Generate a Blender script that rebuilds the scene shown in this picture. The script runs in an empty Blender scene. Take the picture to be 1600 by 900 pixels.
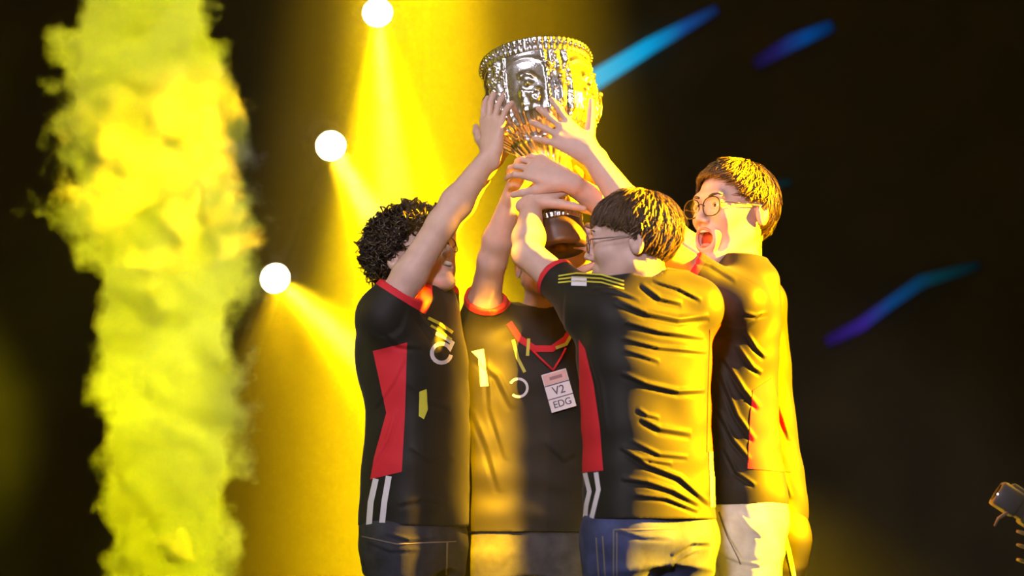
import bpy, bmesh, math, random
import numpy as np
from mathutils import Vector, Matrix

S = bpy.context.scene
COL = S.collection
PI = math.pi
rnd = random.Random(7)
rng = np.random.default_rng(11)

# ------------------------------------------------------------------ camera
CAM = np.array([0.0, -8.0, 0.8])
PITCH = math.radians(5.04)
FPX = 4480.0
cd = bpy.data.cameras.new('camera'); cam = bpy.data.objects.new('camera', cd); COL.objects.link(cam)
cam.location = CAM.tolist(); cam.rotation_euler = (PI / 2 + PITCH, 0, 0)
cd.sensor_width = 36; cd.lens = 36 * FPX / 1600
cd.clip_end = 100
cd.dof.use_dof = True; cd.dof.focus_distance = 7.95; cd.dof.aperture_fstop = 2.0
S.camera = cam
c_f = np.array([0, math.cos(PITCH), math.sin(PITCH)]); c_u = np.array([0, -math.sin(PITCH), math.cos(PITCH)]); c_r = np.array([1.0, 0, 0])


def A(px, py, Y):
    """world point at depth Y that the reference sees at this place"""
    d = c_f * FPX + c_r * (px - 800) + c_u * (450 - py)
    return CAM + d * ((Y - CAM[1]) / d[1])


def proj(P):
    q = P - CAM
    d = q @ c_f
    return 800 + FPX * (q @ c_r) / d, 450 - FPX * (q @ c_u) / d


# ------------------------------------------------------------------ world, view
w = bpy.data.worlds.new('world'); S.world = w; w.use_nodes = True
w.node_tree.nodes['Background'].inputs[0].default_value = (0.080, 0.056, 0.008, 1)
w.node_tree.nodes['Background'].inputs[1].default_value = 1.0
S.view_settings.view_transform = 'Standard'; S.view_settings.look = 'None'
S.view_settings.gamma = 1; S.view_settings.use_curve_mapping = False
S.view_settings.exposure = 0.0
cy = S.cycles
cy.use_denoising = True
cy.max_bounces = 6; cy.diffuse_bounces = 2; cy.glossy_bounces = 3; cy.transmission_bounces = 4
cy.volume_bounces = 0; cy.transparent_max_bounces = 8
cy.volume_step_rate = 1.0; cy.volume_max_steps = 256
cy.sample_clamp_indirect = 6.0
cy.use_light_tree = True


# ------------------------------------------------------------------ lights
def look(o, target):
    d = Vector(target) - o.location
    o.rotation_euler = d.to_track_quat('-Z', 'Y').to_euler()


def spot(name, loc, target, power, color, deg, blend=0.3, radius=0.05):
    l = bpy.data.lights.new(name, 'SPOT'); o = bpy.data.objects.new(name, l); COL.objects.link(o)
    o.location = [float(v) for v in loc]; look(o, [float(v) for v in target])
    l.energy = power; l.color = color; l.spot_size = math.radians(deg); l.spot_blend = blend; l.shadow_soft_size = radius
    return o


def area(name, loc, target, power, color, sx, sy, spread=120):
    l = bpy.data.lights.new(name, 'AREA'); o = bpy.data.objects.new(name, l); COL.objects.link(o)
    o.location = loc; look(o, target); l.shape = 'RECTANGLE'; l.size = sx; l.size_y = sy
    l.energy = power; l.color = color; l.spread = math.radians(spread)
    return o


AMBER = (1.0, 0.56, 0.0)
# front wash and added trophy fill (cool white), key from stage right, wash on the smoke
spot('front_wash', (-0.7, -7.5, 3.2), (0.24, 0, 1.50), 1250, (0.92, 0.83, 1.0), 17.0, 0.2, 0.35)
spot('trophy_fill', (-3.0, -4.4, 6.4), (0.05, 0, 1.95), 1900, (0.92, 0.84, 1.0), 10.5, 0.4, 1.0)  # unseen lamp added so the trophy's left panel reflects white
spot('key_spot', (6.5, -0.20, 3.3), (0.5, -0.12, 1.45), 62000, (1.0, 0.49, 0.001), 15.5, 0.25, 0.10)
for z_ in (0.85, 1.5, 2.2):
    spot('smoke_wash', (0.9, -6.2, 2.9), (-1.08, 0.0, z_), (14000, 14500, 11000)[int(z_)], (0.93, 0.90, 0.002), 7.6, 0.6, 0.10)
# moving heads of the slanted bar behind the group: (photo x, y), aim
HEADS = [(590, 20, A(640, 560, 3.4)), (517, 228, A(645, 440, 3.8)), (430, 435, A(640, 625, 4.2))]
HEAD_Y = 6.0
for i, (hx, hy, aim) in enumerate(HEADS):
    p = A(hx, hy, HEAD_Y)
    d = np.array(aim) - p; d /= np.linalg.norm(d)
    q = p + d * 0.03
    spot('beam_core', q, aim, 16000, (1.0, 0.72, 0.16), 6, 0.6, 0.03)
    spot('beam_halo', q, aim, (24000, 17000, 15000)[i], (1.0, 0.60, 0.0), (19, 14, 17)[i], 0.9, 0.03)
spot('lamp_spill', A(430, 435, 5.95), A(530, 900, 4.0), 1500, AMBER, 44, 1.0, 0.03)
# amber columns from the roof truss behind the group, and stacked front spots added to imitate a beam on the person behind the base
spot('column_beam', A(655, -1500, 5.0), A(655, 1400, 1.4), 700000, (1.0, 0.62, 0.0), 7.0, 1.0, 0.05)
spot('column_beam', A(700, -1500, 5.2), A(715, 1400, 1.6), 90000, AMBER, 15, 1.0, 0.05)
spot('column_beam', A(545, -1500, 5.0), A(510, 1400, 1.4), 9000, AMBER, 8, 1.0, 0.05)
for y_ in (540, 610, 680, 750, 820, 890):
    spot('column_fill_spot', (-0.15, -4.2, 4.2), A(764, y_, 0.2), 17000, (1.0, 0.50, 0.0), 2.15, 0.6, 0.03)


# ------------------------------------------------------------------ materials
def mat(name, col, rough=0.6, metal=0.0, spec=0.5, bump=None, var=None, sheen=0.0, subsurf=0.0, aniso=None):
    """procedural material: bump=(scale, strength), var=(scale, amount)"""
    m = bpy.data.materials.new(name); m.use_nodes = True
    nt = m.node_tree; b = nt.nodes['Principled BSDF']
    b.inputs['Base Color'].default_value = (*col, 1); b.inputs['Roughness'].default_value = rough
    b.inputs['Metallic'].default_value = metal; b.inputs['Specular IOR Level'].default_value = spec
    if sheen: b.inputs['Sheen Weight'].default_value = sheen
    if subsurf:
        b.inputs['Subsurface Weight'].default_value = subsurf; b.inputs['Subsurface Radius'].default_value = (0.012, 0.004, 0.002)
        b.inputs['Subsurface Scale'].default_value = 0.6
    tc = nt.nodes.new('ShaderNodeTexCoord')
    if bump:
        n = nt.nodes.new('ShaderNodeTexNoise'); n.inputs['Scale'].default_value = bump[0]; n.inputs['Detail'].default_value = 3
        nt.links.new(tc.outputs['Object'], n.inputs['Vector'])
        bp = nt.nodes.new('ShaderNodeBump'); bp.inputs['Strength'].default_value = bump[1]; bp.inputs['Distance'].default_value = 0.004
        nt.links.new(n.outputs['Fac'], bp.inputs['Height']); nt.links.new(bp.outputs['Normal'], b.inputs['Normal'])
    if var:
        n = nt.nodes.new('ShaderNodeTexNoise'); n.inputs['Scale'].default_value = var[0]; n.inputs['Detail'].default_value = 4
        nt.links.new(tc.outputs['Object'], n.inputs['Vector'])
        r = nt.nodes.new('ShaderNodeValToRGB')
        lo = [max(0, c * (1 - var[1])) for c in col]; hi = [min(1, c * (1 + var[1])) for c in col]
        r.color_ramp.elements[0].color = (*lo, 1); r.color_ramp.elements[1].color = (*hi, 1)
        r.color_ramp.elements[0].position = 0.3; r.color_ramp.elements[1].position = 0.7
        nt.links.new(n.outputs['Fac'], r.inputs['Fac']); nt.links.new(r.outputs['Color'], b.inputs['Base Color'])
    return m


def emit(name, col, strength):
    m = bpy.data.materials.new(name); m.use_nodes = True
    nt = m.node_tree; nt.nodes.remove(nt.nodes['Principled BSDF'])
    e = nt.nodes.new('ShaderNodeEmission'); e.inputs[0].default_value = (*col, 1); e.inputs[1].default_value = strength
    nt.links.new(e.outputs[0], nt.nodes['Material Output'].inputs['Surface'])
    return m


M = dict(
    skin=mat('skin', (0.62, 0.42, 0.34), 0.5, spec=0.4, var=(40, 0.06), bump=(300, 0.08)),
    jersey=mat('jersey_cloth', (0.0215, 0.0195, 0.0140), 0.55, spec=0.18, bump=(900, 0.10), sheen=0.06),
    red=mat('red_cloth', (0.66, 0.030, 0.042), 0.65, spec=0.2, bump=(900, 0.10)),
    white=mat('white_print', (0.80, 0.78, 0.80), 0.6, bump=(900, 0.05)),
    lime=mat('lime_print', (0.62, 0.60, 0.05), 0.55, bump=(600, 0.05)),
    hair=mat('dark_hair', (0.040, 0.024, 0.014), 0.38, spec=0.5, var=(60, 0.35)),
    hair_brown=mat('brown_hair', (0.100, 0.058, 0.026), 0.40, spec=0.5, var=(60, 0.35)),
    denim_dark=mat('dark_denim', (0.035, 0.036, 0.048), 0.75, bump=(500, 0.2), var=(25, 0.35)),
    denim_blue=mat('blue_denim', (0.050, 0.065, 0.16), 0.75, bump=(500, 0.2), var=(18, 0.4)),
    denim_light=mat('light_denim', (0.66, 0.65, 0.66), 0.75, bump=(500, 0.2), var=(18, 0.2)),
    track=mat('track_cloth', (0.030, 0.028, 0.028), 0.55, bump=(700, 0.1)),
    stitch=mat('pale_stitch', (0.22, 0.19, 0.14), 0.7, bump=(500, 0.05)),
    shoe=mat('shoe_black', (0.03, 0.03, 0.03), 0.5, bump=(200, 0.1)),
    sole=mat('shoe_sole', (0.6, 0.6, 0.6), 0.6, bump=(200, 0.1)),
    eye_white=mat('eye_white', (0.75, 0.72, 0.70), 0.25, var=(50, 0.03)),
    iris=mat('iris', (0.02, 0.012, 0.008), 0.2, var=(200, 0.2)),
    lip=mat('lip', (0.48, 0.20, 0.18), 0.45, var=(80, 0.1)),
    mouth=mat('mouth_inside', (0.25, 0.03, 0.025), 0.4, var=(60, 0.2)),
    tooth=mat('tooth', (0.78, 0.74, 0.66), 0.3, var=(60, 0.05)),
    frame=mat('black_frame', (0.015, 0.012, 0.012), 0.3, bump=(300, 0.02)),
    frame_metal=mat('metal_frame', (0.25, 0.23, 0.2), 0.3, metal=1.0, bump=(300, 0.02)),
    silver=mat('silver', (0.84, 0.83, 0.86), 0.27, metal=1.0, var=(55, 0.22), bump=(160, 0.12)),
    silver_dark=mat('aged_silver', (0.42, 0.41, 0.40), 0.25, metal=1.0, bump=(220, 0.25)),
    wood=mat('dark_wood', (0.075, 0.042, 0.020), 0.42, bump=(90, 0.1), var=(30, 0.3)),
    black=mat('black_metal', (0.012, 0.012, 0.013), 0.5, bump=(120, 0.1)),
    rubber=mat('grey_plastic', (0.26, 0.26, 0.33), 0.45, bump=(150, 0.1)),
    drape=mat('black_drape', (0.050, 0.038, 0.014), 0.9, bump=(40, 0.3), var=(3, 0.3)),
    stage=mat('stage_floor', (0.020, 0.018, 0.016), 0.45, bump=(30, 0.1), var=(6, 0.3)),
    card=mat('badge_card', (0.82, 0.78, 0.80), 0.5, bump=(200, 0.02)),
    card_pink=mat('badge_pink', (0.72, 0.48, 0.46), 0.5, bump=(200, 0.02)),
    ink=mat('badge_ink', (0.10, 0.09, 0.14), 0.6, bump=(200, 0.02)),
    ink_pale=mat('badge_ink_pale', (0.34, 0.20, 0.22), 0.6, bump=(200, 0.02)),
    cable=mat('pale_cable', (0.62, 0.56, 0.55), 0.5, bump=(200, 0.05)),
    lens=emit('lamp_lens', (1.0, 0.93, 0.62), 30.0),
    led=emit('status_led', (1, 1, 1), 2.0),
)
gl = bpy.data.materials.new('spectacle_glass'); gl.use_nodes = True
_n = gl.node_tree; _n.nodes.remove(_n.nodes['Principled BSDF'])
_t = _n.nodes.new('ShaderNodeBsdfTransparent'); _g = _n.nodes.new('ShaderNodeBsdfGlossy'); _g.inputs['Roughness'].default_value = 0.05
_x = _n.nodes.new('ShaderNodeMixShader')
_x.inputs[0].default_value = 0.05; _n.links.new(_t.outputs[0], _x.inputs[1]); _n.links.new(_g.outputs[0], _x.inputs[2])
_n.links.new(_x.outputs[0], _n.nodes['Material Output'].inputs['Surface']); M['glass'] = gl


# ------------------------------------------------------------------ object helpers
def tag(o, label=None, cat=None, group=None, kind=None):
    if label: o['label'] = label
    if cat: o['category'] = cat
    if group: o['group'] = group
    if kind: o['kind'] = kind
    return o


def empty(name, loc):
    o = bpy.data.objects.new(name, None); COL.objects.link(o); o.location = [float(v) for v in loc]; o.empty_display_size = 0.1
    return o


def mesh_obj(name, V, F, m, parent=None, smooth=True):
    """V world vertices (n,3); F an (m,4) or (m,3) array or a list of polygons"""
    me = bpy.data.meshes.new(name)
    V = np.asarray(V, dtype=np.float32)
    off = np.zeros(3, dtype=np.float32)
    if parent is not None:
        p = parent
        while p is not None:
            off += np.array(p.location, dtype=np.float32); p = p.parent
    V = V - off
    if isinstance(F, np.ndarray):
        n, k = F.shape
        me.vertices.add(len(V)); me.vertices.foreach_set('co', V.ravel())
        me.loops.add(n * k); me.loops.foreach_set('vertex_index', F.astype(np.int32).ravel())
        me.polygons.add(n); me.polygons.foreach_set('loop_start', np.arange(0, n * k, k, dtype=np.int32))
        me.update(calc_edges=True)
    else:
        me.from_pydata(V.tolist(), [], F); me.update()
    me.validate()
    if smooth: me.polygons.foreach_set('use_smooth', np.ones(len(me.polygons), dtype=bool))
    me.materials.append(m)
    o = bpy.data.objects.new(name, me); COL.objects.link(o); o.parent = parent
    return o


class MB:
    """collects simple shapes (world coordinates) for one mesh"""
    def __init__(s): s.v = []; s.f = []

    def add(s, V, F):
        n = len(s.v); s.v += [tuple(map(float, p)) for p in V]; s.f += [tuple(i + n for i in f) for f in F]

    def box(s, c, half, R=None, bevel=0.0):
        R = np.eye(3) if R is None else R
        bm = bmesh.new(); bmesh.ops.create_cube(bm, size=2)
        for v in bm.verts: v.co = Vector((v.co.x * half[0], v.co.y * half[1], v.co.z * half[2]))
        if bevel: bmesh.ops.bevel(bm, geom=bm.edges[:], offset=bevel, segments=2, affect='EDGES', profile=0.6)
        bm.verts.index_update()
        s.add([np.array(c) + R @ np.array(v.co) for v in bm.verts], [[v.index for v in f.verts] for f in bm.faces]); bm.free()

    def tube(s, pts, rad, n=10, cap=True):
        pts = [np.array(p, float) for p in pts]; k = len(pts)
        rad = [rad] * k if np.isscalar(rad) else list(rad)
        rings = []; up = None
        for i in range(k):
            t = pts[min(i + 1, k - 1)] - pts[max(i - 1, 0)]; t /= np.linalg.norm(t) + 1e-12
            if up is None:
                up = np.array([0, 0, 1.0]) if abs(t[2]) < 0.9 else np.array([1.0, 0, 0])
            a = np.cross(t, up); a /= np.linalg.norm(a) + 1e-12; b = np.cross(a, t); up = b
            rings.append([pts[i] + rad[i] * (math.cos(2 * PI * j / n) * a + math.sin(2 * PI * j / n) * b) for j in range(n)])
        V = [p for r in rings for p in r]
        F = [(i * n + j, i * n + (j + 1) % n, (i + 1) * n + (j + 1) % n, (i + 1) * n + j) for i in range(k - 1) for j in range(n)]
        if cap: F += [tuple(range(n))[::-1], tuple((k - 1) * n + j for j in range(n))]
        s.add(V, F)

    def loop(s, pts, r, n=8):
        """closed tube"""
        pts = [np.array(p, float) for p in pts]; k = len(pts)
        c = sum(pts) / k; nn = np.cross(pts[0] - c, pts[k // 4] - c); nn /= np.linalg.norm(nn)
        V = []
        for i in range(k):
            t = pts[(i + 1) % k] - pts[i - 1]; t /= np.linalg.norm(t); a = np.cross(t, nn)
            V += [pts[i] + r * (math.cos(2 * PI * j / n) * a + math.sin(2 * PI * j / n) * nn) for j in range(n)]
        F = [(i * n + j, i * n + (j + 1) % n, ((i + 1) % k) * n + (j + 1) % n, ((i + 1) % k) * n + j) for i in range(k) for j in range(n)]
        s.add(V, F)

    def lathe(s, prof, c=(0, 0, 0), R=None, n=48):
        """prof: (radius, height) pairs"""
        R = np.eye(3) if R is None else R; c = np.array(c, float)
        V = [c + R @ np.array([r * math.cos(2 * PI * j / n), r * math.sin(2 * PI * j / n), z]) for r, z in prof for j in range(n)]
        k = len(prof)
        F = [(i * n + j, i * n + (j + 1) % n, (i + 1) * n + (j + 1) % n, (i + 1) * n + j) for i in range(k - 1) for j in range(n)]
        F += [tuple(range(n))[::-1], tuple((k - 1) * n + j for j in range(n))]
        s.add(V, F)

    def ball(s, c, r, n=12, m=8, R=None):
        R = np.eye(3) if R is None else R; r = np.array([r] * 3 if np.isscalar(r) else r)
        V = []; F = []
        for i in range(m + 1):
            th = PI * i / m
            for j in range(n):
                ph = 2 * PI * j / n
                V.append(np.array(c) + R @ (r * np.array([math.sin(th) * math.cos(ph), math.sin(th) * math.sin(ph), math.cos(th)])))
        for i in range(m):
            for j in range(n): F.append((i * n + j, (i + 1) * n + j, (i + 1) * n + (j + 1) % n, i * n + (j + 1) % n))
        s.add(V, F)

    def build(s, name, m, parent=None, smooth=True): return mesh_obj(name, s.v, s.f, m, parent, smooth)


# ------------------------------------------------------------------ distance-field modelling
def smin(a, b, k):
    if k <= 0: return np.minimum(a, b)
    h = np.maximum(k - np.abs(a - b), 0) / k
    return np.minimum(a, b) - h * h * k * 0.25


def smax(a, b, k): return -smin(-a, -b, k)


class Cone:
    """tapered round limb from a to b; flat=(axis, factor) squeezes the section along axis"""
    def __init__(s, a, b, ra, rb, flat=None):
        s.a = np.array(a, float); s.b = np.array(b, float); s.ra, s.rb = ra, rb; s.flat = flat
        r = max(ra, rb); s.lo = np.minimum(s.a, s.b) - r; s.hi = np.maximum(s.a, s.b) + r

    def __call__(s, X, Y, Z):
        ba = s.b - s.a; L = ba @ ba + 1e-12
        x, y, z = X - s.a[0], Y - s.a[1], Z - s.a[2]
        t = np.clip((x * ba[0] + y * ba[1] + z * ba[2]) / L, 0, 1)
        x = x - ba[0] * t; y = y - ba[1] * t; z = z - ba[2] * t
        q = x * x + y * y + z * z
        if s.flat is not None:
            ax, fac = s.flat; c = x * ax[0] + y * ax[1] + z * ax[2]
            q = q + c * c * (1 / (fac * fac) - 1)
        return np.sqrt(q) - (s.ra + (s.rb - s.ra) * t)


class Ell:
    def __init__(s, c, r, B=None):
        s.c = np.array(c, float); s.r = np.array([r] * 3 if np.isscalar(r) else r, float); s.B = np.eye(3) if B is None else B
        m = s.r.max(); s.lo = s.c - m; s.hi = s.c + m

    def __call__(s, X, Y, Z):
        x, y, z = X - s.c[0], Y - s.c[1], Z - s.c[2]
        k0 = 0; k1 = 0
        for i in range(3):
            q = (x * s.B[i, 0] + y * s.B[i, 1] + z * s.B[i, 2]) / s.r[i]
            k0 = k0 + q * q; k1 = k1 + q * q / (s.r[i] ** 2)
        k0 = np.sqrt(k0); k1 = np.sqrt(k1) + 1e-9
        return k0 * (k0 - 1) / k1


class Loft:
    """stack of horizontal sections; sec = world centre, lateral half, depth half"""
    def __init__(s, secs, Rv, Fv, clip=True, grow=0.0, power=2.5):
        P = np.array([c for c, a, b in secs]); a = np.array([q[1] for q in secs]) + grow; b = np.array([q[2] for q in secs]) + grow
        o = np.argsort(P[:, 2]); P, a, b = P[o], a[o], b[o]
        zz = np.linspace(P[0, 2], P[-1, 2], 120)

        def cr(v):  # smooth interpolation
            y = np.interp(zz, P[:, 2], v); k = np.ones(9) / 9
            for _ in range(2): y = np.convolve(np.pad(y, 4, mode='edge'), k, 'valid')
            return y
        s.z = zz; s.cx, s.cy, s.a, s.b = cr(P[:, 0]), cr(P[:, 1]), cr(a), cr(b)
        s.R, s.F, s.clip, s.pw = Rv, Fv, clip, power
        m = max(a.max(), b.max()); s.lo = P.min(0) - m; s.hi = P.max(0) + m
        s.lo[2] = P[0, 2] - 0.03; s.hi[2] = P[-1, 2] + 0.03

    def __call__(s, X, Y, Z):
        z1 = Z.ravel(); sh = Z.shape
        g = lambda v: np.interp(z1, s.z, v).reshape(sh)
        x, y = X - g(s.cx), Y - g(s.cy)
        r = np.abs(x * s.R[0] + y * s.R[1]); f = np.abs(x * s.F[0] + y * s.F[1])
        a, b = g(s.a), g(s.b)
        k = ((r / a) ** s.pw + (f / b) ** s.pw) ** (1 / s.pw)
        rad = np.sqrt(r * r + f * f) + 1e-9
        d = (k - 1) * rad / np.maximum(k, 1e-3)
        d = np.where(k < 0.2, -np.minimum(a, b) * 0.8, d)
        if s.clip: d = np.maximum(d, np.maximum(s.z[0] - Z, Z - s.z[-1]))
        return d


class Field:
    def __init__(s, lo, hi, h):
        s.h = h; s.lo = np.array(lo, float)
        s.n = np.ceil((np.array(hi) - s.lo) / h).astype(int) + 1
        s.D = np.full(s.n, 0.5, np.float32)
        s.ax = [(s.lo[i] + h * np.arange(s.n[i])).astype(np.float32) for i in range(3)]

    def _sub(s, lo, hi, m):
        i0 = np.clip(np.floor((lo - m - s.lo) / s.h).astype(int), 0, s.n); i1 = np.clip(np.ceil((hi + m - s.lo) / s.h).astype(int) + 1, 0, s.n)
        sl = tuple(slice(a, b) for a, b in zip(i0, i1))
        X = s.ax[0][sl[0]][:, None, None]; Y = s.ax[1][sl[1]][None, :, None]; Z = s.ax[2][sl[2]][None, None, :]
        return sl, X, Y, Z

    def add(s, p, k=0.0):
        sl, X, Y, Z = s._sub(p.lo, p.hi, k + 3 * s.h)
        if 0 in s.D[sl].shape: return s
        s.D[sl] = smin(s.D[sl], p(X, Y, Z).astype(np.float32), k); return s

    def cut(s, p, k=0.0):
        sl, X, Y, Z = s._sub(p.lo, p.hi, k + 3 * s.h)
        if 0 in s.D[sl].shape: return s
        s.D[sl] = smax(s.D[sl], -p(X, Y, Z).astype(np.float32), k); return s

    def plane(s, point, normal, lo=None, hi=None, k=0.0):
        """remove what lies on the normal's side (within a box)"""
        lo = s.lo if lo is None else np.array(lo); hi = s.lo + s.h * s.n if hi is None else np.array(hi)
        sl, X, Y, Z = s._sub(lo, hi, 0)
        d = (X - point[0]) * normal[0] + (Y - point[1]) * normal[1] + (Z - point[2]) * normal[2]
        s.D[sl] = smax(s.D[sl], d.astype(np.float32), k); return s

    def mesh(s):
        D = s.D
        for a in range(3):  # close the border
            i = [slice(None)] * 3; i[a] = 0; D[tuple(i)] = 0.1; i[a] = -1; D[tuple(i)] = 0.1
        ins = D < 0
        cnt = np.zeros([n - 1 for n in D.shape], np.int8)
        for dx in (0, 1):
            for dy in (0, 1):
                for dz in (0, 1): cnt += ins[dx:D.shape[0] - 1 + dx, dy:D.shape[1] - 1 + dy, dz:D.shape[2] - 1 + dz]
        act = (cnt > 0) & (cnt < 8)
        idx = np.argwhere(act)
        vid = np.full(cnt.shape, -1, np.int32); vid[act] = np.arange(len(idx))
        acc = np.zeros((len(idx), 3)); num = np.zeros(len(idx))
        cor = [(a, b, c) for a in (0, 1) for b in (0, 1) for c in (0, 1)]
        val = {c: D[idx[:, 0] + c[0], idx[:, 1] + c[1], idx[:, 2] + c[2]].astype(float) for c in cor}
        for c in cor:
            for a in range(3):
                if c[a] == 0:
                    e = list(c); e[a] = 1; e = tuple(e)
                    d0, d1 = val[c], val[e]; cr = (d0 < 0) != (d1 < 0)
                    t = np.where(cr, d0 / np.where(cr, d0 - d1, 1), 0)
                    p = np.tile(np.array(c, float), (len(idx), 1)); p[:, a] += t
                    acc += p * cr[:, None]; num += cr
        V = s.lo + s.h * (idx + acc / num[:, None])
        quads = []
        for a in range(3):
            b, c = (a + 1) % 3, (a + 2) % 3
            i0 = [slice(None)] * 3; i1 = [slice(None)] * 3; i0[a] = slice(0, -1); i1[a] = slice(1, None)
            ch = ins[tuple(i0)] != ins[tuple(i1)]
            e = np.argwhere(ch); e = e[(e[:, b] > 0) & (e[:, c] > 0) & (e[:, b] < D.shape[b] - 1) & (e[:, c] < D.shape[c] - 1)]
            fl = ins[e[:, 0], e[:, 1], e[:, 2]]

            def cell(db, dc):
                q = e.copy(); q[:, b] += db; q[:, c] += dc
                return vid[q[:, 0], q[:, 1], q[:, 2]]
            Q = np.stack([cell(-1, -1), cell(0, -1), cell(0, 0), cell(-1, 0)], 1)
            Q[~fl] = Q[~fl][:, ::-1]
            quads.append(Q)
        return V, np.concatenate(quads)


def vnormals(V, Q):
    n = np.cross(V[Q[:, 2]] - V[Q[:, 0]], V[Q[:, 3]] - V[Q[:, 1]])
    N = np.zeros_like(V)
    for i in range(4): np.add.at(N, Q[:, i], n)
    return N / (np.linalg.norm(N, axis=1, keepdims=True) + 1e-12)


def relax(V, Q, it=2, f=0.5):
    for _ in range(it):
        acc = np.zeros_like(V); num = np.zeros(len(V))
        for i in range(4):
            a, b = Q[:, i], Q[:, (i + 1) % 4]
            np.add.at(acc, a, V[b]); np.add.at(num, a, 1)
        V = V + f * (acc / np.maximum(num, 1)[:, None] - V)
    return V


def segdist(px, py, poly):
    """signed distance in photo pixels to a polyline (positive below), and parameter"""
    best = np.full(px.shape, 1e9); sg = np.zeros(px.shape); par = np.zeros(px.shape)
    n = len(poly) - 1
    for i in range(n):
        ax, ay = poly[i]; bx, by = poly[i + 1]; dx, dy = bx - ax, by - ay; L = dx * dx + dy * dy
        t = np.clip(((px - ax) * dx + (py - ay) * dy) / L, 0, 1)
        ex, ey = px - ax - t * dx, py - ay - t * dy
        d = np.hypot(ex, ey); m = d < best
        best = np.where(m, d, best); sg = np.where(m, np.sign(dx * ey - dy * ex), sg); par = np.where(m, (i + t) / n, par)
    return best * sg, par


def wrinkle(P, amp, freq, axis=(0, 0, 1.0), seed=0, stretch=0.35):
    """pseudo random cloth undulation"""
    r = np.random.default_rng(seed); out = np.zeros(len(P))
    for i in range(7):
        k = r.normal(size=3); k /= np.linalg.norm(k); k = k * stretch + np.array(axis) * r.choice([-1, 1]) * r.uniform(0.4, 1)
        k = k / np.linalg.norm(k) * freq * r.uniform(0.6, 1.8)
        out += np.sin(P @ k + r.uniform(0, 6.3) + 1.2 * np.sin(P @ (r.normal(size=3) * freq * 0.35)))
    return out * amp / 3.0


def crease(V, N, folds):
    """folds: (polyline in photo px, width px, height m). a raised roll with a groove under it"""
    px, py = proj(V); face = (N * (CAM - V)).sum(1) > 0
    d = np.zeros(len(V))
    for poly, wd, hh in folds:
        wd *= 0.8; hh *= 0.62
        s, t = segdist(px, py, poly)
        fade = np.clip(4 * t * (1 - t), 0, 1) ** 0.5
        u = s / wd
        d += hh * fade * (np.exp(-(u + 0.6) ** 2) - 0.9 * np.exp(-(u - 0.7) ** 2 * 1.5))
    return V + N * (d * face)[:, None]


def patch(V, Q, N, funcs, off, face=True):
    """part of a surface where every per-vertex function is >= 0, lifted by off"""
    T = np.concatenate([Q[:, [0, 1, 2]], Q[:, [0, 2, 3]]])
    Fm = np.stack(funcs, 1)
    if face:
        fc = (N * (CAM - V)).sum(1) > -0.05 * 8
        T = T[fc[T].all(1)]
    mx = Fm[T].max(1); T = T[(mx >= 0).all(1)]
    mn = Fm[T].min(1); full = (mn >= 0).all(1)
    outV = []; outF = []
    P = V + N * off
    tin = T[full]
    used, inv = np.unique(tin, return_inverse=True)
    outV = P[used].tolist() if len(used) else []
    outF = inv.reshape(-1, 3).tolist() if len(used) else []
    cache = {}
    for t in T[~full]:
        poly = [(P[i], Fm[i]) for i in t]
        for k in range(Fm.shape[1]):
            new = []
            for i in range(len(poly)):
                a, b = poly[i], poly[(i + 1) % len(poly)]; fa, fb = a[1][k], b[1][k]
                if fa >= 0: new.append(a)
                if (fa >= 0) != (fb >= 0):
                    u = fa / (fa - fb); new.append((a[0] + u * (b[0] - a[0]), a[1] + u * (b[1] - a[1])))
            poly = new
            if len(poly) < 3: break
        if len(poly) >= 3:
            ids = []
            for p, _ in poly:
                key = tuple(np.round(p, 5))
                if key not in cache: cache[key] = len(outV); outV.append(list(p))
                if not ids or ids[-1] != cache[key]: ids.append(cache[key])
            if ids[0] == ids[-1]: ids = ids[:-1]
            if len(ids) >= 3 and len(set(ids)) == len(ids): outF.append(ids)
    return outV, outF


def poly_funcs(V, poly):
    px, py = proj(V); cx = sum(p[0] for p in poly) / len(poly); cyy = sum(p[1] for p in poly) / len(poly)
    out = []
    for i in range(len(poly)):
        (ax, ay), (bx, by) = poly[i], poly[(i + 1) % len(poly)]
        g = lambda x, y: (bx - ax) * (y - ay) - (by - ay) * (x - ax)
        out.append(g(px, py) * np.sign(g(cx, cyy)))
    return out


def largest(V, F):
    """the biggest connected piece of a patch"""
    par = list(range(len(V)))

    def find(i):
        while par[i] != i: par[i] = par[par[i]]; i = par[i]
        return i
    key = {}; 
    for i, p in enumerate(V):
        k = tuple(np.round(np.array(p) * 800).astype(int))
        if k in key: par[find(i)] = find(key[k])
        else: key[k] = i
    for f in F:
        for i in f[1:]: par[find(i)] = find(f[0])
    size = {}
    for f in F: r = find(f[0]); size[r] = size.get(r, 0) + 1
    best = max(size, key=size.get); F = [f for f in F if find(f[0]) == best]
    used = sorted({i for f in F for i in f}); mp = {j: i for i, j in enumerate(used)}
    return [V[i] for i in used], [[mp[i] for i in f] for f in F]


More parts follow.
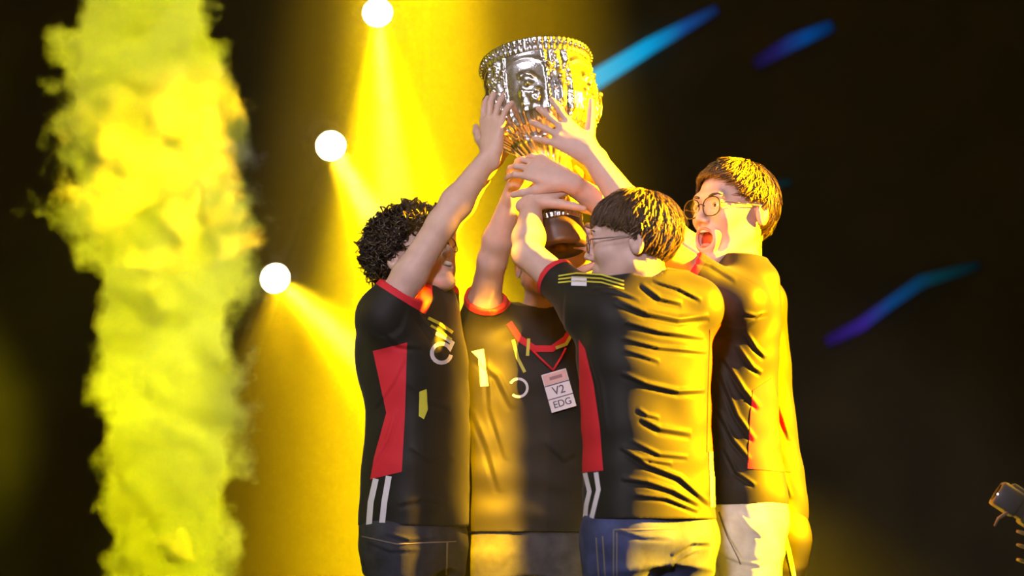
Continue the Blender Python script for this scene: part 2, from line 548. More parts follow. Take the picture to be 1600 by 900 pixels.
class Cloth:
    """a finished cloth surface and its object; takes prints and panels as sub-parts"""
    def __init__(s, V, Q, name, m, parent):
        s.V, s.Q = V, Q; s.N = vnormals(V, Q); s.o = mesh_obj(name, V, Q, m, parent)

    def decal(s, name, polys, m, off=0.0016, label=None):
        VV, FF = [], []
        for poly in polys:
            v, f = patch(s.V, s.Q, s.N, poly_funcs(s.V, poly), off)
            n = len(VV); VV += v; FF += [[i + n for i in q] for q in f]
        if not FF: print('EMPTY decal', name); return None
        VV, FF = largest(VV, FF)
        o = mesh_obj(name, VV, FF, m, s.o)
        if label: o['label'] = label
        return o

    def band(s, name, funcs, m, off=0.0016, label=None):
        v, f = patch(s.V, s.Q, s.N, funcs, off, face=False)
        if not f: print('EMPTY band', name); return None
        v, f = largest(v, f)
        o = mesh_obj(name, v, f, m, s.o)
        if label: o['label'] = label
        return o


def line_poly(pts, wd):
    """mitred quads along a pixel polyline"""
    P = np.array(pts, float); n = len(P); closed = n > 3 and np.allclose(P[0], P[-1])
    T = np.diff(P, axis=0); T /= np.linalg.norm(T, axis=1, keepdims=True)
    L, Rr = [], []
    for i in range(n):
        a = T[i - 1] if i > 0 else (T[-1] if closed else T[0]); b = T[i] if i < n - 1 else (T[0] if closed else T[-1])
        t = a + b; t /= np.linalg.norm(t); m = np.array([-t[1], t[0]]); c = max(0.5, m @ np.array([-a[1], a[0]]))
        L.append(P[i] + m * wd / 2 / c); Rr.append(P[i] - m * wd / 2 / c)
    return [[tuple(L[i]), tuple(L[i + 1]), tuple(Rr[i + 1]), tuple(Rr[i])] for i in range(n - 1)]


def ring_poly(cx, cy_, r, wd, a0=0, a1=360, n=18, sq=1.0):
    pts = [(cx + r * sq * math.cos(math.radians(a0 + (a1 - a0) * i / n)), cy_ + r * math.sin(math.radians(a0 + (a1 - a0) * i / n))) for i in range(n + 1)]
    return line_poly(pts, wd)


def norm(v): v = np.array(v, float); return v / np.linalg.norm(v)


# ------------------------------------------------------------------ the figure
def hand(fd, W, D, N, thumb, curls, splay=0.0, thumb_out=0.7, thumb_curl=0.4, sc=1.0, spread_off=(0, 0, 0, 0)):
    """W wrist, D towards the knuckles, N back of the hand, thumb = +1/-1 side of D x N"""
    D = norm(D); N = np.array(N, float); N = norm(N - D * (N @ D)); T = norm(np.cross(D, N)) * thumb
    offs = [0.031, 0.010, -0.011, -0.030]; lens = [0.078, 0.087, 0.081, 0.063]; kl = [0.090, 0.094, 0.089, 0.081]
    rad = [0.0092, 0.0095, 0.0090, 0.0080]
    fd.add(Cone(W - D * 0.02 * sc, W + D * 0.02 * sc, 0.027 * sc, 0.026 * sc, (N, 0.75)), 0.012)
    for i in range(4):
        kn = W + (D * kl[i] + T * offs[i] + N * (0.006 if i in (1, 2) else 0.002)) * sc
        fd.add(Cone(W + (D * 0.012 + T * offs[i] * 0.55) * sc, kn, 0.0150 * sc, 0.0118 * sc, (N, 0.95)), 0.016)
        a = math.radians(splay * (1.5 - i) + spread_off[i]); d = norm(D * math.cos(a) + T * math.sin(a)); p = kn
        ax = np.cross(d, N)
        ang = 0.0
        for j, (fr, cv) in enumerate(zip((0.46, 0.30, 0.24), curls[i])):
            ang += math.radians(cv)
            dd = d * math.cos(ang) - N * math.sin(ang)
            q = p + dd * lens[i] * fr * 1.04 * sc
            fd.add(Cone(p, q, rad[i] * (1.0, 0.93, 0.86)[j] * sc, rad[i] * (0.93, 0.86, 0.76)[j] * sc), 0.004 if j else 0.006)
            p = q
    b = W + (D * 0.022 + T * 0.024 - N * 0.004) * sc
    d1 = norm(D * (1 - thumb_out * 0.5) + T * thumb_out - N * 0.25); p = b + d1 * 0.048 * sc
    fd.add(Cone(b, p, 0.0165 * sc, 0.0128 * sc), 0.014)
    d2 = norm(d1 + D * thumb_curl * 0.6 - N * thumb_curl * 0.5); q = p + d2 * 0.036 * sc
    fd.add(Cone(p, q, 0.0118 * sc, 0.0108 * sc), 0.005)
    d3 = norm(d2 + D * thumb_curl * 0.4 - N * thumb_curl * 0.5); fd.add(Cone(q, q + d3 * 0.027 * sc, 0.0106 * sc, 0.0082 * sc), 0.004)


def limb(fd, sh, el, wr, r=(0.050, 0.046, 0.040, 0.043, 0.026), k=0.03):
    sh, el, wr = map(np.array, (sh, el, wr))
    m1 = sh + (el - sh) * 0.45; m2 = el + (wr - el) * 0.3
    fd.add(Cone(sh, m1, r[0], r[1]), k); fd.add(Cone(m1, el, r[1], r[2]), 0.02)
    fd.add(Cone(el, m2, r[2] * 0.98, r[3]), 0.02); fd.add(Cone(m2, wr, r[3], r[4]), 0.02)


class Head:
    def __init__(s, c, F, up=(0, 0, 1), sc=1.08):
        s.c = np.array(c, float); s.F = norm(F); s.R = norm(np.cross(s.F, norm(up))); s.U = np.cross(s.R, s.F); s.s = sc
        s.B = np.stack([s.R, s.F, s.U])

    def p(s, r, f, u): return s.c + (s.R * r + s.F * f + s.U * u) * s.s

    def e(s, c, r): return Ell(s.p(*c), np.array(r) * s.s, s.B)

    def k(s, a, b, ra, rb): return Cone(s.p(*a), s.p(*b), ra * s.s, rb * s.s)


def build_head(fd, h, mouth='closed', slit=0.0040):
    jaw = -0.022 if mouth == 'open' else 0.0
    fd.add(h.e((0, -0.012, 0.035), (0.075, 0.096, 0.084)), 0)
    fd.add(h.e((0, 0.030, -0.030), (0.060, 0.060, 0.072)), 0.03)
    for sgn in (-1, 1):
        fd.add(h.k((sgn * 0.047, -0.004, -0.052), (sgn * 0.016, 0.066, -0.098 + jaw), 0.021, 0.017), 0.028)
        fd.add(h.e((sgn * 0.036, 0.060, -0.022), (0.026, 0.026, 0.024)), 0.02)
    fd.add(h.e((0, 0.074, -0.099 + jaw), (0.019, 0.016, 0.016)), 0.02)
    fd.add(h.k((-0.034, 0.078, 0.028), (0.034, 0.078, 0.028), 0.013, 0.013), 0.02)
    for sgn in (-1, 1): fd.cut(h.e((sgn * 0.032, 0.101, 0.006), (0.018, 0.017, 0.012)), 0.012)
    # nose
    fd.add(h.k((0, 0.086, 0.012), (0, 0.108, -0.026), 0.0070, 0.0098), 0.012)
    for sgn in (-1, 1): fd.add(h.e((sgn * 0.0115, 0.098, -0.032), (0.0085, 0.010, 0.0075)), 0.008)
    # lids round the eyeball
    for sgn in (-1, 1):
        fd.add(h.e((sgn * 0.032, 0.079, 0.006), (0.0165, 0.0120, 0.0115)), 0.006)
        fd.cut(h.e((sgn * 0.032, 0.094, 0.0045), (0.0135, 0.0120, slit)), 0.002)
    # mouth
    if mouth == 'open':
        fd.add(h.e((0, 0.082, -0.072), (0.038, 0.018, 0.038)), 0.012)
        fd.cut(h.e((0, 0.094, -0.073), (0.028, 0.040, 0.023)), 0.004)
    elif mouth == 'smile':
        fd.add(h.e((0, 0.080, -0.058), (0.034, 0.016, 0.022)), 0.012)
        fd.cut(h.e((0, 0.096, -0.058), (0.025, 0.020, 0.0085)), 0.003)
    else:
        fd.add(h.e((0, 0.082, -0.060), (0.026, 0.014, 0.018)), 0.012)
        fd.add(h.e((0, 0.0945, -0.0545), (0.018, 0.0055, 0.0045)), 0.004)
        fd.add(h.e((0, 0.0930, -0.0650), (0.016, 0.0060, 0.0052)), 0.004)
    # ears
    for sgn in (-1, 1):
        fd.add(h.e((sgn * 0.078, -0.024, -0.006), (0.011, 0.019, 0.031)), 0.006)
        fd.cut(h.e((sgn * 0.090, -0.020, -0.002), (0.008, 0.011, 0.019)), 0.004)
        fd.add(h.e((sgn * 0.081, -0.012, -0.010), (0.006, 0.005, 0.008)), 0.004)


LIM = [(0, 92), (35, 92), (62, 88), (82, 101), (100, 112), (135, 122), (180, 126)]


def build_hair(h, m, parent, n=5200, lim=LIM, top=1.10, curl=0.0, rad=0.0019, seed=3, dth=(0.35, 0.8), sweep=0.0, cap=1.055, fluff=0.05):
    r = np.random.default_rng(seed)
    C0 = np.array([0, -0.014, 0.034]); ER = np.array([0.078, 0.099, 0.087])
    cdir = norm((0, -0.28, 1)); e1 = norm(np.array([0, 1.0, 0]) - cdir * cdir[1]); e2 = np.array([1.0, 0, 0])
    lx = np.array([a for a, b in lim]); ly = np.radians([b for a, b in lim])
    limit = lambda ph: np.interp(np.abs((np.degrees(ph) + 180) % 360 - 180), lx, ly)

    def pos(th, ph, s):
        d = cdir * np.cos(th)[..., None] + (e1 * np.cos(ph)[..., None] + e2 * np.sin(ph)[..., None]) * np.sin(th)[..., None]
        rho = 1 / np.sqrt(((d / ER) ** 2).sum(-1))
        q = C0 + d * (rho * s)[..., None]
        return h.c + (q[..., 0:1] * h.R + q[..., 1:2] * h.F + q[..., 2:3] * h.U) * h.s
    V = []; F = []
    # under-layer that follows the skull
    na, nb = 64, 22
    ph = np.linspace(0, 2 * PI, na, endpoint=False); T = np.linspace(0, 1, nb)
    TH = (T[:, None] * limit(ph)[None, :] * 0.985); PH = np.tile(ph, (nb, 1))
    SS = 1.0 + (cap - 1.0) * (1 - T[:, None] ** 4) + 0.012 * np.sin(PH * 23 + 3 * np.sin(TH * 5)) * (T[:, None] > 0.05) + 0.01 * np.sin(PH * 11 + 1)
    P = pos(TH, PH, SS).reshape(-1, 3)
    P2 = pos(TH, PH, np.full_like(SS, 0.97)).reshape(-1, 3)
    V = np.concatenate([P, P2])
    fq = []
    for i in range(nb - 1):
        for j in range(na):
            a, b = i * na + j, i * na + (j + 1) % na
            fq.append((a, a + na, b + na, b))
    L = (nb - 1) * na; K = nb * na
    for j in range(na):
        a, b = L + j, L + (j + 1) % na
        fq.append((a, a + K, b + K, b))
    fq = np.array(fq)
    # locks
    th0 = np.arccos(1 - r.random(n) * (1 - math.cos(1.75))); ph0 = r.random(n) * 2 * PI
    l = limit(ph0); th0 = np.minimum(th0, l * r.uniform(0.70, 1.0, n))
    th1 = np.minimum(th0 + r.uniform(dth[0], dth[1], n), l + r.normal(0, 0.035, n))
    th1 = np.maximum(th1, th0 + 0.16)
    seg = 6; t = np.linspace(0, 1, seg)
    s0 = r.uniform(0.99, 1.03, n) + (top - 1.03) * r.random(n) * 0.7
    TH = th0[:, None] + (th1 - th0)[:, None] * t; PHI = ph0[:, None] + (r.normal(0, 0.16, n) + sweep * np.cos(ph0))[:, None] * t ** 1.3
    lift = r.normal(0, fluff, n)
    SS = s0[:, None] + (np.maximum(top - s0, 0.01) * 0.9)[:, None] * np.sin(t * PI * 0.75) + np.maximum(lift, -0.02)[:, None] * t ** 2
    near = np.clip((th1 - (l - 0.25)) / 0.25, 0, 1)
    SS -= (near * 0.045)[:, None] * t ** 2
    P = pos(TH, PHI, SS)
    if curl:
        wob = r.normal(0, 1, (n, 3)); wob2 = r.normal(0, 1, (n, 3)); a = r.uniform(0, 6.3, n)
        P = P + curl * (wob[:, None, :] * np.sin(t * 7 + 0)[None, :, None] + wob2[:, None, :] * (np.cos(t * 6)[None, :, None] - 1) * 0.6)
    tg = np.gradient(P, axis=1); tg /= np.linalg.norm(tg, axis=2, keepdims=True) + 1e-9
    out = P - h.p(0, -0.014, 0.02); out /= np.linalg.norm(out, axis=2, keepdims=True)
    a = np.cross(tg, out); a /= np.linalg.norm(a, axis=2, keepdims=True) + 1e-9; b = np.cross(a, tg)
    rr = rad * h.s * r.uniform(0.6, 1.3, n)[:, None] * np.array([0.7, 1.0, 1.0, 0.9, 0.62, 0.12])[None, :]
    ring = [P + a * rr[..., None] * 1.25 * math.cos(q) + b * rr[..., None] * 0.7 * math.sin(q) for q in (0.52, 2.62, 4.71)]
    LV = np.stack(ring, 2).reshape(-1, 3)
    base = np.arange(n)[:, None, None] * (seg * 3) + np.arange(seg - 1)[None, :, None] * 3 + np.arange(3)[None, None, :]
    nxt = np.arange(n)[:, None, None] * (seg * 3) + np.arange(seg - 1)[None, :, None] * 3 + ((np.arange(3) + 1) % 3)[None, None, :]
    LF = np.stack([base, nxt, nxt + 3, base + 3], -1).reshape(-1, 4) + len(V)
    return mesh_obj('hair', np.concatenate([V, LV]), np.concatenate([fq, LF]), m, parent)


def build_eyes(h, parent):
    for sgn in (-1, 1):
        mb = MB(); mb.ball(h.p(sgn * 0.032, 0.0775, 0.0045), 0.0122 * h.s, 16, 12); e = mb.build('eye', M['eye_white'], parent)
        mb = MB(); mb.ball(h.p(sgn * 0.032, 0.0868, 0.0045), np.array([0.0058, 0.0035, 0.0058]) * h.s, 14, 8, R=h.B.T); mb.build('iris', M['iris'], e)
        mb = MB(); mb.tube([h.p(sgn * (0.016 + 0.034 * q), 0.0935 - 0.013 * q * q, 0.026 + 0.005 * math.sin(q * 2.6)) for q in np.linspace(0, 1, 7)],
                           [0.0022 * h.s, 0.0034 * h.s, 0.0036 * h.s, 0.0034 * h.s, 0.003 * h.s, 0.002 * h.s, 0.001 * h.s], 6); mb.build('eyebrow', M['hair'], parent)
        mb = MB(); mb.tube([h.p(sgn * (0.0185 + 0.029 * q), 0.0905 - 0.006 * (2 * q - 1) ** 2 - 0.003 * q, 0.0050 + 0.0050 * math.sin(q * PI)) for q in np.linspace(0, 1, 7)], [v * h.s for v in (0.0006, 0.0012, 0.0015, 0.0015, 0.0015, 0.0012, 0.0006)], 6); mb.build('eyelashes', M['hair'], parent)


def build_glasses(h, parent, m, rx=0.0245, rz=0.0200, tube=0.0016):
    rt = empty('glasses', (0, 0, 0)); rt.parent = parent; rt.location = (0, 0, 0)
    mb = MB()
    for sgn in (-1, 1):
        pts = []
        for i in range(28):
            a = 2 * PI * i / 28; ca, sa = math.cos(a), math.sin(a)
            pw = 0.82; x = rx * math.copysign(abs(ca) ** pw, ca); z = rz * math.copysign(abs(sa) ** pw, sa)
            pts.append(h.p(sgn * 0.0335 + x, 0.1035 - 0.10 * abs(sgn * 0.0335 + x) * 0.7, 0.000 + z))
        mb.loop(pts, tube * h.s)
        mb.tube([h.p(sgn * 0.058, 0.0985, 0.006), h.p(sgn * 0.074, 0.085, 0.007), h.p(sgn * 0.081, 0.03, 0.008), h.p(sgn * 0.083, -0.012, 0.010), h.p(sgn * 0.083, -0.034, -0.006)], tube * 0.95 * h.s, 6)
    mb.tube([h.p(-0.0115, 0.1025, 0.003), h.p(-0.005, 0.1075, 0.007), h.p(0.005, 0.1075, 0.007), h.p(0.0115, 0.1025, 0.003)], tube * h.s, 6)
    f = mb.build('frame', m, rt)
    for sgn in (-1, 1):
        V = [h.p(sgn * 0.0335, 0.1012, 0)]; pts = []
        for q in (0, 1):
            for i in range(28):
                a = 2 * PI * i / 28; ca, sa = math.cos(a), math.sin(a)
                x = rx * math.copysign(abs(ca) ** .82, ca); z = rz * math.copysign(abs(sa) ** .82, sa)
                pts.append(h.p(sgn * 0.0335 + x, 0.1035 + 0.0012 * (q - 0.5) - 0.07 * abs(sgn * 0.0335 + x), z))
        F = [tuple(range(28)), tuple(range(55, 27, -1))] + [(i, 28 + i, 28 + (i + 1) % 28, (i + 1) % 28) for i in range(28)]
        mesh_obj('lens', pts, F, M['glass'], rt, smooth=False)
    return rt


def person(label, base, F, secs, Y, head, neck, arms, hems, mouth='closed', hair=None, legs=None, trousers=None,
           folds=(), sleeve=0.42, sleeve_r=0.062, h=0.0032, glasses=None, trouser_folds=(), trouser_top=0.04, seed=1, hole=0.062, wr=0.0025, dx_leg=0.0, slit=0.0040, rx=0.0245):
    """secs: (px, py, half width, half depth) of the jersey; arms: dicts; returns dict of pieces"""
    F = norm(F); R = norm(np.cross(F, (0, 0, 1)))
    root = empty('person', base); tag(root, label, 'person', None)
    W = [(A(px, py, Y if not callable(Y) else Y(py)), a, b) for px, py, a, b in secs]
    pts = [q[0] for q in W]
    neck = np.array(neck, float)
    # ---- skin: head, neck, chest under the jersey, arms and hands in one surface
    allp = pts + [head.c] + [np.array(a[k]) for a in arms for k in ('sh', 'el', 'wr')]
    ext = []
    for a in arms: ext.append(np.array(a['wr']) + norm(a['D']) * 0.2)
    lo = np.min(np.array(allp + ext), 0) - np.array([0.17, 0.17, 0.02]); hi = np.max(np.array(allp + ext), 0) + np.array([0.17, 0.17, 0.16])
    lo[2] = pts[-1][2] + 0.02
    fd = Field(lo, hi, h)
    fd.add(Loft(W, R, F, grow=-0.022), 0.0)
    nb = neck
    build_head(fd, head, mouth, slit)
    fd.add(Cone(head.p(0, -0.026, -0.045), nb, 0.050 * head.s, 0.060), 0.028)
    for a in arms: limb(fd, a['sh'], a['el'], a['wr'], a.get('r', (0.050, 0.046, 0.040, 0.043, 0.026)), 0.03)
    for a in arms: hand(fd, np.array(a['wr']), a['D'], a['N'], a['thumb'], a['curls'], a.get('splay', 4), a.get('tout', 0.7), a.get('tcurl', 0.4), a.get('sc', 1.05), a.get('soff', (0, 0, 0, 0)))
    V, Q = fd.mesh(); V = relax(V, Q, 1, 0.4)
    mesh_obj('body', V, Q, M['skin'], root)
    del fd
    # ---- jersey
    jl = np.min(np.array(pts + [np.array(a['sh']) for a in arms] + [np.array(a['sh']) + (np.array(a['el']) - np.array(a['sh'])) * 0.6 for a in arms]), 0) - 0.2
    jh = np.max(np.array(pts + [np.array(a['sh']) for a in arms] + [np.array(a['sh']) + (np.array(a['el']) - np.array(a['sh'])) * 0.6 for a in arms]), 0) + 0.2
    jl[2] = pts[-1][2] - 0.02
    fd = Field(jl, jh, 0.0042)
    fd.add(Loft(W, R, F), 0)
    ends = []
    # shoulders joined to the neck root, then the sleeves
    for a in arms:
        sh, el = np.array(a['sh']), np.array(a['el']); d = norm(el - sh); L = np.linalg.norm(el - sh)
        fr = a.get('sleeve', sleeve); r1 = a.get('sr', sleeve_r)
        fd.add(Cone(nb + (sh - nb) * 0.25, sh, 0.050, 0.066), 0.06)
        e = sh + d * L * fr
        g = Field(np.minimum(sh, e) - 0.14, np.maximum(sh, e) + 0.14, 0.0042)
        c = Cone(sh, e + d * 0.05, 0.064, r1)
        g = None
        cc = Capped(c, e, d); fd.add(cc, 0.05)
        ends.append((e, d, r1))
    for e, d, r1 in ends:
        fd.cut(Capped(Cone(e - d * 0.05, e + d * 0.06, r1 - 0.012, r1 - 0.006), e - d * 0.045, -d), 0.003)
    fd.cut(Cone(nb - np.array([0, 0, 0.0]) + (head.p(0, -0.02, -0.04) - nb) * -0.05, head.p(0, -0.02, -0.04), hole, hole + 0.006), 0.006)
    fd.plane(pts[-1], (0, 0, -1.0))
    V, Q = fd.mesh(); V = relax(V, Q, 2, 0.5)
    N = vnormals(V, Q)
    V = V + N * wrinkle(V, wr, 34, axis=(0.25, 0.1, 1), seed=seed)[:, None]
    V = crease(V, vnormals(V, Q), folds)
    J = Cloth(V, Q, 'jersey', M['jersey'], root)
    for e, d, r1 in ends:
        x = (J.V - e) @ d; rr = np.linalg.norm(J.V - e - x[:, None] * d, axis=1)
        J.band('sleeve_cuff', [x + 0.017, r1 + 0.03 - rr], M['red'], 0.0018, 'red sleeve cuff')
    # ---- trousers and shoes
    zb = pts[-1]
    hip = zb + np.array([0, 0, 0.03])
    legs = legs or [(0.098, 0.0), (-0.098, 0.0)]
    fl = []
    for lat, fw in legs:
        hj = hip + R * lat * 0.92 - np.array([0, 0, 0.075]); kn = np.array([hip[0], hip[1], 0.47]) + R * lat * 1.05 + F * (0.03 + fw * 0.5) + np.array([dx_leg * 0.5, 0, 0])
        an = np.array([hip[0], hip[1], 0.07]) + R * lat * 1.15 + F * fw - F * 0.01 + np.array([dx_leg, 0, 0]); fl.append((hj, kn, an))
    ll = np.min([q for l_ in fl for q in l_], 0) - 0.17; lh = np.max([q for l_ in fl for q in l_], 0) + 0.17
    ll[2] = 0.02; lh[2] = hip[2] + 0.08
    td = Field(ll, lh, 0.005)
    a0, b0 = secs[-1][2], secs[-1][3]
    td.add(Loft([(hip + np.array([0, 0, 0.05]), a0 - 0.022, b0 - 0.022), (hip - np.array([0, 0, 0.02]), a0 - 0.014, b0 - 0.014), (hip - np.array([0, 0, 0.09]), a0 - 0.004, b0 - 0.006),
                 (hip - np.array([0, 0, 0.15]), a0 - 0.02, b0 - 0.02)], R, F), 0)
    for hj, kn, an in fl:
        td.add(Cone(hj, kn, 0.096, 0.071), 0.05); td.add(Cone(kn, an, 0.070, 0.058), 0.03)
    td.plane((0, 0, 0.045), (0, 0, -1.0))
    V, Q = td.mesh(); V = relax(V, Q, 2, 0.5); N = vnormals(V, Q)
    V = V + N * wrinkle(V, 0.0035, 26, axis=(0.3, 0.2, 1), seed=seed + 50)[:, None]
    V = crease(V, vnormals(V, Q), trouser_folds)
    T = Cloth(V, Q, 'trousers', trousers, root)
    for hj, kn, an in fl:
        B3 = np.stack([R, F, np.array([0, 0, 1.0])], 1)
        sd = Field(an - 0.22, an + 0.25, 0.008); sd.lo[2] = 0; sd = Field([an[0] - 0.24, an[1] - 0.24, -0.02], [an[0] + 0.24, an[1] + 0.24, 0.16], 0.008)
        toe = an + F * 0.15; toe[2] = 0.045; heel = an - F * 0.04; heel[2] = 0.05; ank = an.copy(); ank[2] = 0.10
        sd.add(Cone(heel, toe, 0.045, 0.042), 0.0); sd.add(Cone(ank, heel, 0.045, 0.045), 0.03); sd.plane((0, 0, 0.012), (0, 0, -1))
        V, Q = sd.mesh(); s_ = mesh_obj('shoe', V, Q, M['shoe'], root)
        mb = MB(); mb.tube([heel - F * 0.045 + (0, 0, -0.043), heel - F * 0.01 + (0, 0, -0.043), toe + F * 0.0 + (0, 0, -0.038), toe + F * 0.045 + (0, 0, -0.038)], [0.02, 0.043, 0.043, 0.02], 12)
        for i, v in enumerate(mb.v): mb.v[i] = (v[0], v[1], min(max(v[2], 0.0), 0.016))
        mb.build('sole', M['sole'], s_)
    # ---- face, hair
    build_eyes(head, root)
    if mouth == 'open':
        mb = MB(); mb.ball(head.p(0, 0.070, -0.074), np.array([0.030, 0.014, 0.026]) * head.s, 14, 10, R=head.B.T); mo = mb.build('mouth', M['mouth'], root)
        mb = MB(); mb.tube([head.p(0.019 * math.sin(q), 0.076 + 0.018 * math.cos(q), -0.0545) for q in np.linspace(-1.3, 1.3, 11)], 0.0042 * head.s, 8); mb.build('teeth', M['tooth'], mo)
        mb = MB(); mb.ball(head.p(0, 0.080, -0.089), np.array([0.017, 0.016, 0.007]) * head.s, 12, 8, R=head.B.T); mb.build('tongue', M['lip'], mo)
        mb = MB(); mb.loop([head.p(0.0285 * math.cos(q), 0.0970 - 0.010 * math.cos(q) ** 2 - 0.008 * max(0, -math.sin(q)), -0.073 + 0.0235 * math.sin(q)) for q in np.linspace(0, 2 * PI, 25)[:-1]], 0.0040 * head.s, 8); mb.build('lips', M['lip'], root)
    elif mouth == 'smile':
        mb = MB(); mb.tube([head.p(0.022 * math.sin(q), 0.072 + 0.020 * math.cos(q), -0.057 + 0.005 * abs(math.sin(q))) for q in np.linspace(-1.3, 1.3, 11)], 0.0062 * head.s, 8); mb.build('teeth', M['tooth'], root)
    else:
        for uu, ww, rr in ((-0.0545, 0.017, 0.0040), (-0.0650, 0.015, 0.0046)):
            mb = MB(); mb.tube([head.p(ww * q, 0.0970 - 0.007 * q * q, uu - 0.002 * q * q) for q in np.linspace(-1, 1, 9)], [rr * head.s * (1 - 0.75 * abs(q) ** 2) for q in np.linspace(-1, 1, 9)], 8); mb.build('lip', M['lip'], root)
    hr = dict(hair or {}); hm = hr.pop('m', M['hair'])
    build_hair(head, hm, root, **hr)
    if glasses: build_glasses(head, root, glasses, rx=rx, rz=rx * 0.84)
    return dict(root=root, jersey=J, trousers=T, R=R, F=F)


class Capped:
    """a shape cut by a plane through p, keeping the side opposite to n"""
    def __init__(s, q, p, n): s.q, s.p, s.n = q, np.array(p), np.array(n); s.lo, s.hi = q.lo, q.hi

    def __call__(s, X, Y, Z):
        d = (X - s.p[0]) * s.n[0] + (Y - s.p[1]) * s.n[1] + (Z - s.p[2]) * s.n[2]
        return np.maximum(s.q(X, Y, Z), d)



# ------------------------------------------------------------------ the setting
def slab(name, lo, hi, m):
    mb = MB(); lo, hi = np.array(lo, float), np.array(hi, float)
    mb.box((lo + hi) / 2, (hi - lo) / 2); o = mb.build(name, m, None, smooth=False); o['kind'] = 'structure'; return o


slab('floor', (-9, -3.0, -0.12), (9, 7.8, 0.0), M['stage'])
slab('wall_back', (-9, 7.6, 0.0), (9, 7.8, 9.0), M['drape'])


def volume(name, lo, hi, dens, col, g):
    mb = MB(); lo, hi = np.array(lo, float), np.array(hi, float); mb.box((lo + hi) / 2, (hi - lo) / 2)
    m = bpy.data.materials.new(name); m.use_nodes = True; nt = m.node_tree; nt.nodes.remove(nt.nodes['Principled BSDF'])
    v = nt.nodes.new('ShaderNodeVolumeScatter'); v.inputs['Color'].default_value = (*col, 1); v.inputs['Density'].default_value = dens; v.inputs['Anisotropy'].default_value = g
    nt.links.new(v.outputs[0], nt.nodes['Material Output'].inputs['Volume'])
    return mb.build(name, m, None, smooth=False)


hz = volume('stage_haze', (-8.8, 1.0, 0.02), (8.8, 7.5, 8.8), 0.013, (1, 1, 1), 0.5)
tag(hz, 'thin theatrical haze filling the air over the stage behind the group', 'haze', kind='stuff')
mb = MB(); mb.ball((-0.09, 0.0, 1.9), (0.21, 0.90, 2.4), 40, 24); hz2 = mb.build('stage_haze', hz.data.materials[0], None)
tag(hz2, 'thin wisp of haze drifting between the leftmost person and the trophy', 'haze', kind='stuff')


